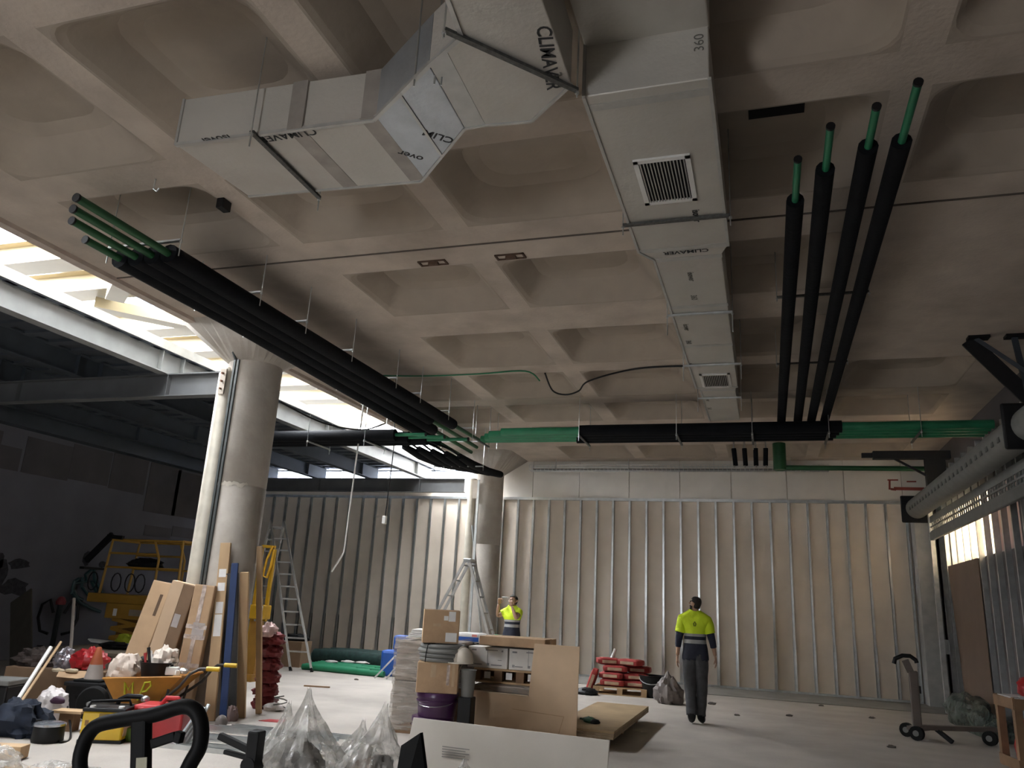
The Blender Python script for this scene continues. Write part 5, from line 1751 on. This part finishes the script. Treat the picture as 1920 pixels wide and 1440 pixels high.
# ---------------- right: floor trolley, film, crate
p = F(1722, 1388)
TB = V((p.x, p.y, 0))
t = thing('platform_trolley', 'grey floor trolley with upright post and black grip by the right wall', 'trolley', TB)
tm = M('trolley_grey', (.14, .115, .10), .55, .2)
MB().bar((0, 0, .16), (.10, .03, 1.0), .13, .05, up=(0, 1, 0)).build('post', tm, t) if False else MB().bb((-.06, -.04, .16), (.06, .02, .92)).build('post', tm, t, bevel=.015)
MB().bb((.066, -.03, .62), (.085, .03, .72)).build('lock', black, t)
MB().bar((-.03, -.01, .9), (-.09, -.01, 1.06), .09, .04, up=(0, 1, 0)).build('neck', tm, t)
MB().tube([(-.24, -.01, 1.0), (-.22, -.01, 1.07), (-.12, -.01, 1.12), (-.02, -.01, 1.12), (.05, -.01, 1.07), (.06, -.01, 1.03)], .03, 10).build('grip', black, t, smooth=True)
MB().bar((0, 0, .17), (1.05, .30, .20), .12, .06).bar((-.05, -.02, .15), (.1, .2, .15), .2, .05).build('arm', tm, t)
MB().bar((.25, .06, .16), (.42, -.05, .02), .06, .05).build('foot', black, t)
for (x, y) in ((-.02, -.05), (-.10, .28), (.92, .12)):
    MB().cyl((x-.015, y-.03, .095), (x+.02, y+.03, .095), .095, n=18).build('castor', blackrub, t, smooth=True)
    MB().cyl((x-.02, y-.036, .095), (x-.018, y-.03, .095), .04, n=12).build('castor_hub', grey_p, t, smooth=True)
t = thing('film_roll', 'greenish translucent film heaped along the foot of the right wall', 'film', (2.95, 15.2, 0))
gf = film('green_film', (.10, .13, .11), .62, .3, .8, 5)
lump('film_heap', (.08, 0, 0), (.26, 1.2, .34), gf, .25, 1.6, 50, parent=t, fold=.2)
lump('film_heap', (.2, -1.25, 0), (.17, .45, .22), gf, .3, 1.6, 52, parent=t, fold=.2)
CB = V((2.98, 11.35, 0))
t = thing('timber_crate', 'wooden crate with red sacks in it at the right edge', 'crate', CB, .1)
for x in (-.30, .28):
    for y in (-.26, .26):
        MB().bb((x-.04, y-.04, 0), (x+.04, y+.04, .80)).build('corner_post', wood_d, t)
for z in (.72, .06):
    MB().bb((-.34, -.312, z-.05), (.32, -.301, z+.07)).bb((-.352, -.3, z-.05), (-.341, .3, z+.07)).build('side_board', wood_d, t)
MB().bb((-.33, -.3, .79), (.32, .3, .80)).build('top_sheet', paper, t)
lump('red_sack', (0, 0, .05), (.26, .24, .34), red, .15, 2, 3, parent=t)
o = lump('red_sack', (3.02, 11.4, .80), (.2, .2, .16), red, .2, 2, 5)
tag(o, 'red sack on top of the timber crate at the right edge', 'sack')
a = at(1785, 1300, X=3.42)
t = thing('brown_panel', 'tall brown board standing against the right wall under the sun patch window', 'board', (3.40, 15.9, 0))
MB((3.4, 15.9, 0)).prism([(3.385, 15.12, 0), (3.385, 17.1, 0), (3.40, 17.62, 2.70), (3.40, 15.25, 2.70)], (.012, 0, 0)).build('board', M('brown_board', (.22, .155, .115), .8, var=.08, scale=2), t)

# ---------------- foreground: plastic bags, panel, clamp, pallet truck handle
def film_bag(name, label, c, rx, ry, h, peak, seed, stuff=()):
    t = thing(name, label, 'bag', c, 0, 'clear plastic bags in the foreground')
    n, m = 64, 40
    vs = []
    for j in range(m+1):
        s = j/m
        # belly, then gathered to a peak
        prof = (.78+.22*math.sin(min(1, s*2.2)*PI/2))*(1 if s < .5 else .05+.95*max(0, 1-(s-.5)/.5)**1.5)
        for i in range(n):
            a = 2*PI*i/n
            ca, sa = math.cos(a), math.sin(a)
            fold = .16*abs(math.sin(3.5*a+seed+2*s))*(.3+s)+.08*math.sin(11*a+2.1*seed+5*s)*s
            q = V((ca*1.6+seed*5, sa*1.6, s*2.6))
            d = .9+.34*NZ.noise(q)+.2*NZ.noise(q*2.7)+.1*NZ.noise(q*6)+fold
            x, y = rx*prof*d*ca, ry*prof*d*sa
            k = max(0, (s-.25)/.75)**1.3
            z = h*s+.05*h*NZ.noise(V((ca*2, sa*2, seed+s*3)))*s
            vs.append((x+peak[0]*k, y+peak[1]*k, z))
    MB().add(vs, [(j*n+i, j*n+(i+1) % n, (j+1)*n+(i+1) % n, (j+1)*n+i) for j in range(m) for i in range(n)]).build('bag_film', bagfilm, t, smooth=28)
    for k, (x, y, z, r, m2) in enumerate(stuff):
        lump('bag_filling', (x, y, z), r, m2, .3, 2.5, seed*3+k, parent=t, n=10)
    return t


dk_fill = M('waste_dark', (.05, .045, .04), .8, var=.4, scale=8)
br_fill = M('waste_brown', (.16, .11, .08), .8, var=.4, scale=6)
film_bag('plastic_bag', 'tall clear plastic bag with a pointed top, left one in the foreground', (-3.16, 5.32, 0), .27, .26, .88, (-.03, .02), 1, ((-.02, .0, .05, (.2, .16, .3), dk_fill), (.08, -.05, .35, (.1, .1, .08), dk_fill), (-.06, .0, .52, (.05, .04, .05), dk_fill)))
film_bag('plastic_bag', 'low clear plastic bag pressed against the left of the tall pointed bag', (-3.44, 5.45, 0), .22, .22, .76, (.02, .02), 2.3, ((.0, .0, .05, (.13, .13, .16), br_fill),))
film_bag('plastic_bag', 'clear plastic bag with a peak on the right of the foreground heap', (-2.64, 5.36, 0), .28, .25, .82, (.05, .02), 3.7, ((.0, -.02, .05, (.2, .16, .28), br_fill), (.05, .0, .4, (.1, .1, .06), dk_fill)))
film_bag('plastic_bag', 'shiny clear plastic bag slumped between the two pointed bags', (-2.92, 5.62, 0), .26, .22, .66, (.03, .03), 5.1, ((.0, -.02, .05, (.18, .15, .2), dk_fill),))
film_bag('plastic_bag', 'small crumpled clear bag at the foot of the long white board', (-2.18, 5.9, 0), .24, .2, .42, (.0, .04), 6.6, ((.0, -.02, .05, (.12, .1, .1), dk_fill),))
p0 = at(768, 1440, Y=4.9)
p1 = at(778, 1376, Y=5.1)
d = p1-p0
t0 = p0-d*(p0.z/d.z)
tag(MB(t0).prism([V((t0.x-.08, t0.y, 0)), V((t0.x+.14, t0.y+.03, 0)), at(796, 1440, Y=4.93), at(788, 1374, Y=5.1), at(752, 1398, Y=5.08)], (.006, .03, 0)).build('black_offcut', M('matt_black', (.008, .008, .008), .95, spec=.1)), 'black offcut panel standing between the bags and the white board', 'panel')
CL = at(484, 1405, Y=5.05)
t = thing('pipe_stand', 'black pipe stand with clamp jaws left of the plastic bags', 'stand', (CL.x-.05, 5.05, 0))
z0 = CL.z
MB().bb((-.02, -.05, z0-.1), (.07, .05, z0+.12)).build('clamp_head', black, t, bevel=.015)
MB().bar((-.02, 0, z0-.01), (-.26, -.02, z0+.06), .05, .045).bar((-.02, 0, z0-.06), (-.2, -.02, z0-.035), .05, .03).build('jaw', black, t, bevel=.008)
MB().cyl((.02, -.06, z0-.1), (.02, .06, z0-.1), .055, n=14).build('roller', black, t, smooth=True)
MB().cyl((.03, 0, .02), (.03, 0, z0-.08), .025, n=10).build('post', black, t)
for a in (0, 2.1, 4.2):
    MB().bar((.03, 0, .2), (.03+.25*math.cos(a), .25*math.sin(a), .01), .03, .02).build('foot', black, t)
# pallet truck handle
HYY = 2.3
t = thing('pallet_truck', 'black loop handle of a pallet truck rising in the foreground', 'pallet truck', (-1.98, 2.3, 0))
off = V((-1.98, 2.3, 0))
q = lambda px, py: at(px, py, Y=HYY)
loop = [(150, 1440), (158, 1393), (180, 1362), (225, 1350), (290, 1340), (340, 1325), (366, 1332), (377, 1360), (374, 1400), (357, 1432), (330, 1490), (296, 1560), (262, 1590), (210, 1580), (170, 1520)]
rp = []
for i in range(len(loop)):
    p_ = [V((*loop[(i+k) % len(loop)], 0)) for k in (-1, 0, 1, 2)]
    for k in range(4):
        u = k/4
        z_ = .5*((2*p_[1])+(p_[2]-p_[0])*u+(2*p_[0]-5*p_[1]+4*p_[2]-p_[3])*u*u+(3*p_[1]-p_[0]-3*p_[2]+p_[3])*u**3)
        rp.append(q(z_.x, z_.y))
jack_m = M('jack_black', (.004, .004, .0045), .6, spec=.2, var=.15, scale=12)
MB(off).tube(rp, .0245, 12, closed=True).build('handle_loop', jack_m, t, smooth=True)
a, b = q(266, 1338), q(262, 1600)
MB(off).bar(b, a, .062, .04, up=(0, -1, 0)).build('handle_web', jack_m, t, bevel=.01)
MB(off).bar(q(285, 1395), q(330, 1380), .02, .03).bar(q(330, 1380), q(342, 1384), .025, .035).build('release_lever', jack_m, t, bevel=.004)
c0, c1 = q(277, 1418)+V((.0, -.026, 0)), q(274, 1490)+V((0, -.026, 0))
MB(off).bar(c1, c0, .042, .003, up=(0, -1, 0)).build('rating_label', M('label_cream', (.45, .43, .32), .6), t)
sh_b = V((-1.9, 2.62, .38))
MB(off).bar(sh_b, b, .045, .045, up=(0, -1, 0)).build('shaft', jack_m, t)
MB(off).cyl((-1.88, 2.68, .1), (-1.88, 2.68, .42), .06, n=16).build('hydraulic_unit', jack_m, t, smooth=True)
for s_ in (-1, 1):
    MB(off).bb((-1.88+s_*.19-.08, 2.75, .06), (-1.88+s_*.19+.08, 3.6, .12)).build('fork', M('jack_yellow', (.5, .3, .02), .5), t, bevel=.01)
    MB(off).cyl((-1.88+s_*.05, 2.6, .09), (-1.88+s_*.11, 2.6, .09), .09, n=16).build('wheel', blackrub, t, smooth=True)
MB(off).bb((-2.15, 2.7, .06), (-1.61, 2.8, .3)).build('fork_yoke', M('jack_yellow', (0, 0, 0)), t, bevel=.01)

# ================================================================== PEOPLE
def skin_mesh(verts, edges, radii, sub=3, root=0):
    me = bpy.data.meshes.new('tmp')
    me.from_pydata([tuple(v) for v in verts], edges, [])
    o = bpy.data.objects.new('tmp', me)
    COL.objects.link(o)
    sk = o.modifiers.new('s', 'SKIN')
    sk.use_smooth_shade = True
    for i, r in enumerate(radii):
        d = me.skin_vertices[0].data[i]
        d.radius = r if isinstance(r, tuple) else (r, r)
        d.use_root = (i == root)
    s = o.modifiers.new('u', 'SUBSURF')
    s.levels = sub
    bpy.context.view_layer.update()
    dg = bpy.context.evaluated_depsgraph_get()
    m2 = bpy.data.meshes.new_from_object(o.evaluated_get(dg))
    bpy.data.objects.remove(o)
    bpy.data.meshes.remove(me)
    return m2


def striped(name, bands):
    """cloth whose bands are set by height on the figure"""
    m = bpy.data.materials.new(name)
    m.use_nodes = True
    nt = m.node_tree
    p = nt.nodes['Principled BSDF']
    p.inputs['Roughness'].default_value = .75
    tc = nt.nodes.new('ShaderNodeTexCoord')
    sp = nt.nodes.new('ShaderNodeSeparateXYZ')
    nt.links.new(tc.outputs['Object'], sp.inputs[0])
    dv = nt.nodes.new('ShaderNodeMath')
    dv.operation = 'DIVIDE'
    dv.inputs[1].default_value = 2
    nt.links.new(sp.outputs['Z'], dv.inputs[0])
    cr = nt.nodes.new('ShaderNodeValToRGB')
    cr.color_ramp.interpolation = 'CONSTANT'
    e = cr.color_ramp.elements
    while len(e) > 1:
        e.remove(e[-1])
    e[0].position = 0
    e[0].color = (*bands[0][1], 1)
    for z, c in bands[1:]:
        k = e.new(z/2)
        k.color = (*c, 1)
    nt.links.new(dv.outputs[0], cr.inputs[0])
    n = nt.nodes.new('ShaderNodeTexNoise')
    n.inputs['Scale'].default_value = 12
    nt.links.new(tc.outputs['Object'], n.inputs['Vector'])
    b = nt.nodes.new('ShaderNodeBump')
    b.inputs['Strength'].default_value = .5
    b.inputs['Distance'].default_value = .03
    nt.links.new(n.outputs['Fac'], b.inputs['Height'])
    nt.links.new(b.outputs['Normal'], p.inputs['Normal'])
    nt.links.new(cr.outputs[0], p.inputs['Base Color'])
    return m


YEL, GRY, NVY = (.62, .80, .02), (.34, .34, .33), (.012, .015, .03)


def hand_mb(mb, wrist, d, pn, thumb_side, curl, s=1.):
    """palm and five fingers; d = pointing direction, pn = palm normal (fingers curl towards it)"""
    d, pn = V(d).normalized(), V(pn).normalized()
    pn = (pn-d*pn.dot(d)).normalized()
    sd = d.cross(pn)*thumb_side
    w_ = V(wrist)
    # palm: flattened lofted block
    rings = []
    for f, hw, ht in ((0, .026, .018), (.03, .034, .017), (.065, .042, .015), (.095, .041, .012)):
        c = w_+d*f*s
        rings.append([c+sd*hw*s*math.cos(a)+pn*ht*s*math.sin(a) for a in [2*PI*k/12 for k in range(12)]])
    vs = [p for r in rings for p in r]
    fs = [(i*12+k, i*12+(k+1) % 12, (i+1)*12+(k+1) % 12, (i+1)*12+k) for i in range(3) for k in range(12)]
    fs += [tuple(range(11, -1, -1)), tuple(range(36, 48))]
    mb.add(vs, fs)
    for k, (off, L) in enumerate(((.030, .072), (.010, .080), (-.011, .075), (-.031, .058))):
        p = w_+d*.085*s+sd*off*s
        pts = [p]
        dd = d.copy()
        ang = 0
        for q, l in enumerate((.46, .31, .23)):
            ang += curl*(.55, .85, .6)[q]
            dd = d*math.cos(ang)+pn*math.sin(ang)
            p = p+dd*L*l*s
            pts.append(p)
        mb.tube(pts, [.0095*s, .0088*s, .0078*s, .0055*s], 7)
    p = w_+d*.025*s+sd*.03*s
    t1 = (d*.6+sd*.75+pn*.25).normalized()
    t2 = (d*.85+sd*.2+pn*.45).normalized()
    mb.tube([p, p+t1*.035*s, p+t1*.035*s+t2*.032*s, p+t1*.035*s+t2*.056*s], [.013*s, .011*s, .0095*s, .007*s], 7)


def person(label, loc, rz, J, head_rot, bands, sleeve_f, under, hands, beard=False, name='person'):
    """J: joint name -> position; built facing -Y, then turned by rz"""
    t = thing(name, label, 'person', loc, rz)
    names = ['pelvis', 'waist', 'chest', 'upper', 'neck', 'skull0', 'skull1', 'skull2', 'nose']
    HR = Matrix.Translation(J['neck']) @ head_rot.to_4x4() @ Matrix.Translation(-V(J['neck']))
    base = V(J['neck'])
    hp = {'skull0': base+V((0, -.022, .085)), 'skull1': base+V((0, -.005, .15)), 'skull2': base+V((0, .0, .215)), 'nose': base+V((0, -.118, .105))}
    P_ = {k: V(v) for k, v in J.items()}
    for k, v in hp.items():
        P_[k] = HR @ v
    order = ['pelvis', 'waist', 'chest', 'upper', 'neck', 'skull0', 'skull1', 'skull2', 'hipL', 'kneeL', 'ankL', 'toeL', 'hipR', 'kneeR', 'ankR', 'toeR', 'shL', 'elL', 'wrL', 'shR', 'elR', 'wrR']
    R = {'pelvis': (.145, .115), 'waist': (.135, .105), 'chest': (.15, .115), 'upper': (.13, .095), 'neck': (.056, .056), 'skull0': (.066, .078), 'skull1': (.078, .098), 'skull2': (.052, .062),
         'hip': (.092, .098), 'knee': (.064, .066), 'ank': (.046, .05), 'toe': (.042, .032), 'sh': (.068, .068), 'el': (.044, .044), 'wr': (.03, .026)}
    idx = {k: i for i, k in enumerate(order)}
    E_ = [('pelvis', 'waist'), ('waist', 'chest'), ('chest', 'upper'), ('upper', 'neck'), ('neck', 'skull0'), ('skull0', 'skull1'), ('skull1', 'skull2')]
    for s in 'LR':
        E_ += [('pelvis', 'hip'+s), ('hip'+s, 'knee'+s), ('knee'+s, 'ank'+s), ('ank'+s, 'toe'+s), ('upper', 'sh'+s), ('sh'+s, 'el'+s), ('el'+s, 'wr'+s)]
    me = skin_mesh([P_[k] for k in order], [(idx[a], idx[b]) for a, b in E_], [R[k] if k in R else R[k[:-1]] for k in order], 3)
    # bones for choosing what each garment covers
    bones = {}
    for a, b in E_:
        bones[(a, b)] = (P_[a], P_[b])

    def nearest(c):
        best = None
        for (a, b), (p, q) in bones.items():
            d = q-p
            f = max(0, min(1, (c-p).dot(d)/d.length_squared))
            ra = R.get(a, R.get(a[:-1]))[0]
            rb = R.get(b, R.get(b[:-1]))[0]
            dist = (c-p-d*f).length/(ra+(rb-ra)*f)
            if best is None or dist < best[0]:
                best = (dist, a, b, f)
        return best

    bm = bmesh.new()
    bm.from_mesh(me)
    bm.normal_update()
    info = {}
    hinv = HR.inverted()
    for f in bm.faces:
        info[f.index] = nearest(f.calc_center_median())

    def shell(name_, pick, off, mat_, wob=0., seed=0):
        used = {}
        vs, fs = [], []
        for f in bm.faces:
            if pick(f, info[f.index]):
                ids = []
                for v in f.verts:
                    if v.index not in used:
                        used[v.index] = len(vs)
                        o_ = off+wob*NZ.noise(v.co*9+V((seed, 0, 0)))
                        vs.append(v.co+v.normal*o_)
                    ids.append(used[v.index])
                fs.append(ids)
        m_ = MB()
        m_.add(vs, fs)
        if not fs:
            return None
        o = m_.build(name_, mat_, t, smooth=80)
        sdm = o.modifiers.new('thick', 'SOLIDIFY')
        sdm.thickness = .006
        sdm.offset = 0
        return o

    torso = {('pelvis', 'waist'), ('waist', 'chest'), ('chest', 'upper'), ('upper', 'neck'), ('upper', 'shL'), ('upper', 'shR')}
    hem = J['pelvis'][2]-.10

    def p_shirt(f, i):
        k = (i[1], i[2])
        c = f.calc_center_median()
        if k in torso:
            return (k != ('upper', 'neck') or i[3] < .45) and c.z > hem
        if i[1] in ('shL', 'shR'):
            return i[3] < sleeve_f
        if i[1] in ('pelvis', 'hipL', 'hipR'):
            return c.z > hem
        return False

    def p_under(f, i):
        return (i[1] in ('shL', 'shR') and i[3] >= sleeve_f-.08) or (i[1] in ('elL', 'elR') and i[3] < under)

    def p_trous(f, i):
        c = f.calc_center_median()
        if i[1] in ('hipL', 'hipR') or (i[1] in ('kneeL', 'kneeR') and i[3] < .93):
            return True
        if i[1] == 'pelvis':
            return c.z < hem+.08
        return False

    def p_shoe(f, i):
        return i[1] in ('ankL', 'ankR') or (i[1] in ('kneeL', 'kneeR') and i[3] >= .9)

    def hl(f):
        return (hinv @ f.calc_center_median())-base

    def p_hair(f, i):
        if i[1] not in ('skull0', 'skull1', 'neck'):
            return False
        c = hl(f)
        return c.z > .175 or (c.y > .012 and c.z > .06) or (c.z > .14 and c.y > -.03)

    def p_beard(f, i):
        if i[1] not in ('neck', 'skull0'):
            return False
        c = hl(f)
        return c.y < -.01 and .02 < c.z < .085

    shell('shirt', p_shirt, .026, striped(name+'_shirt_cloth', bands), .008, 1)
    if under > 0:
        for sd_ in 'LR':
            shell('undershirt_sleeve', lambda f, i, q=sd_: i[1].endswith(q) and p_under(f, i), .008, navy, .003, 2)
    shell('trousers', p_trous, .022, trous, .012, 3)
    for sd_ in 'LR':
        shell('shoe', lambda f, i, q=sd_: i[1].endswith(q) and p_shoe(f, i), .012, black, 0)
    shell('hair', p_hair, .012, hair_m, .006, 4)
    if beard:
        shell('beard', p_beard, .009, hair_m, .004, 5)
    # body: skin surface plus nose, ears, hands in one mesh
    m_ = MB()
    m_.v = [v.co.copy() for v in bm.verts]
    m_.f = [tuple(v.index for v in f.verts) for f in bm.faces]
    m_.mi = [0]*len(m_.f)
    h = lambda x, y, z: HR @ (base+V((x, y, z)))
    m_.tube([h(0, -.09, .142), h(0, -.106, .12), h(0, -.116, .103), h(0, -.098, .094)], [.008, .011, .0145, .009], 8)
    for s in (-1, 1):
        m_.tube([h(s*.074, .0, .088), h(s*.084, .008, .105), h(s*.087, .016, .125), h(s*.078, .01, .14)], [.008, .013, .013, .007], 8)
    for (w_, d, pn, th, cu) in hands:
        hand_mb(m_, P_[w_], d, pn, th, cu)
    m_.build('body', skin, t, smooth=80)
    for s in (-1, 1):
        MB().lathe([(.001, -.011), (.008, -.008), (.0112, 0), (.008, .008), (.001, .011)], 10, h(s*.031, -.083, .137)).build('eye', M('eye_dark', (.05, .04, .035), .2), t, smooth=True)
    MB().tube([h(-.026, -.088, .066), h(0, -.096, .068), h(.026, -.088, .066)], .006, 6).build('mouth', M('lips', (.30, .11, .09), .5), t)
    bm.free()
    return t


# worker walking away, head turned left and up
J = dict(pelvis=V((0, .0, .96)), waist=V((0, .0, 1.12)), chest=V((0, .0, 1.30)), upper=V((0, .01, 1.43)), neck=V((0, .0, 1.535)),
         hipL=V((.085, 0, .88)), kneeL=V((.075, -.03, .49)), ankL=V((.055, .10, .10)), toeL=V((.06, -.05, .045)),
         hipR=V((-.085, 0, .88)), kneeR=V((-.085, -.05, .49)), ankR=V((-.07, -.02, .085)), toeR=V((-.09, -.17, .04)),
         shL=V((.175, .01, 1.41)), elL=V((.235, .05, 1.13)), wrL=V((.255, .0, .90)),
         shR=V((-.175, .01, 1.41)), elR=V((-.245, .03, 1.14)), wrR=V((-.285, -.03, .92)))
J = {k: V((v.x*1.02, v.y, v.z*1.025)) for k, v in J.items()}
fp = F(1305, 1357)
person('worker walking away in hi vis yellow and navy shirt, head turned left looking up', (fp.x, fp.y, 0), PI+.06, J,
       Matrix.Rotation(1.05, 3, 'Z') @ Matrix.Rotation(-.22, 3, 'X'),
       [(0, NVY), (1.115, GRY), (1.165, NVY), (1.215, GRY), (1.255, YEL), (1.335, YEL)], .62, .42,
       [('wrL', (.1, -.08, -1), (-1, 0, 0), 1, .35), ('wrR', (-.12, -.1, -1), (1, 0, 0), -1, .35)], beard=True)
# emblem on the back of the shirt
pr = [o for o in bpy.data.objects if o.name == 'person'][0]
MB().tube([(0-.02, .142, 1.40), (0, .142, 1.43), (.02, .142, 1.40), (.012, .142, 1.37), (-.012, .142, 1.37)], .006, 5, closed=True).build('shirt_emblem', M('emblem_dark', (.10, .12, .02), .8), pr)

# worker near the far column with both hands raised to the face
J2 = dict(J)
J2 = {k: V((v.x/1.02, v.y, v.z/1.025)) for k, v in J.items()}
J2.update(kneeL=V((.095, -.01, .49)), ankL=V((.11, .03, .085)), toeL=V((.13, -.12, .04)), kneeR=V((-.095, -.01, .49)), ankR=V((-.11, .03, .085)), toeR=V((-.13, -.12, .04)),
          shL=V((.17, -.01, 1.42)), elL=V((.255, -.16, 1.31)), wrL=V((.125, -.17, 1.555)),
          shR=V((-.17, -.01, 1.42)), elR=V((-.31, -.13, 1.33)), wrR=V((-.21, -.20, 1.575)))
J2 = {k: V((v.x*.97, v.y*.97, v.z*.97)) for k, v in J2.items()}
py_ = 15.4
pp = at(961, 1150, Y=py_)
person('worker in front of the studs facing us with both hands raised to the face', (pp.x, py_, 0), -.45, J2,
       Matrix.Rotation(-.1, 3, 'Z') @ Matrix.Rotation(-.15, 3, 'X'),
       [(0, NVY), (1.10, GRY), (1.155, NVY), (1.20, GRY), (1.235, YEL)], .45, 0,
       [('wrL', (-.5, .25, .8), (-.6, .3, -.4), -1, .7), ('wrR', (.15, .1, 1), (.6, -.2, -.2), 1, 1.2)], name='person')
o = MB((pp.x-.1, py_-.27, 1.64)).box((pp.x-.10, py_-.24, 1.66), (.14, .02, .03), -.3).build('small_tool', alu, bevel=.005)
tag(o, 'small shiny tool held up in front of the face of the far worker', 'tool')
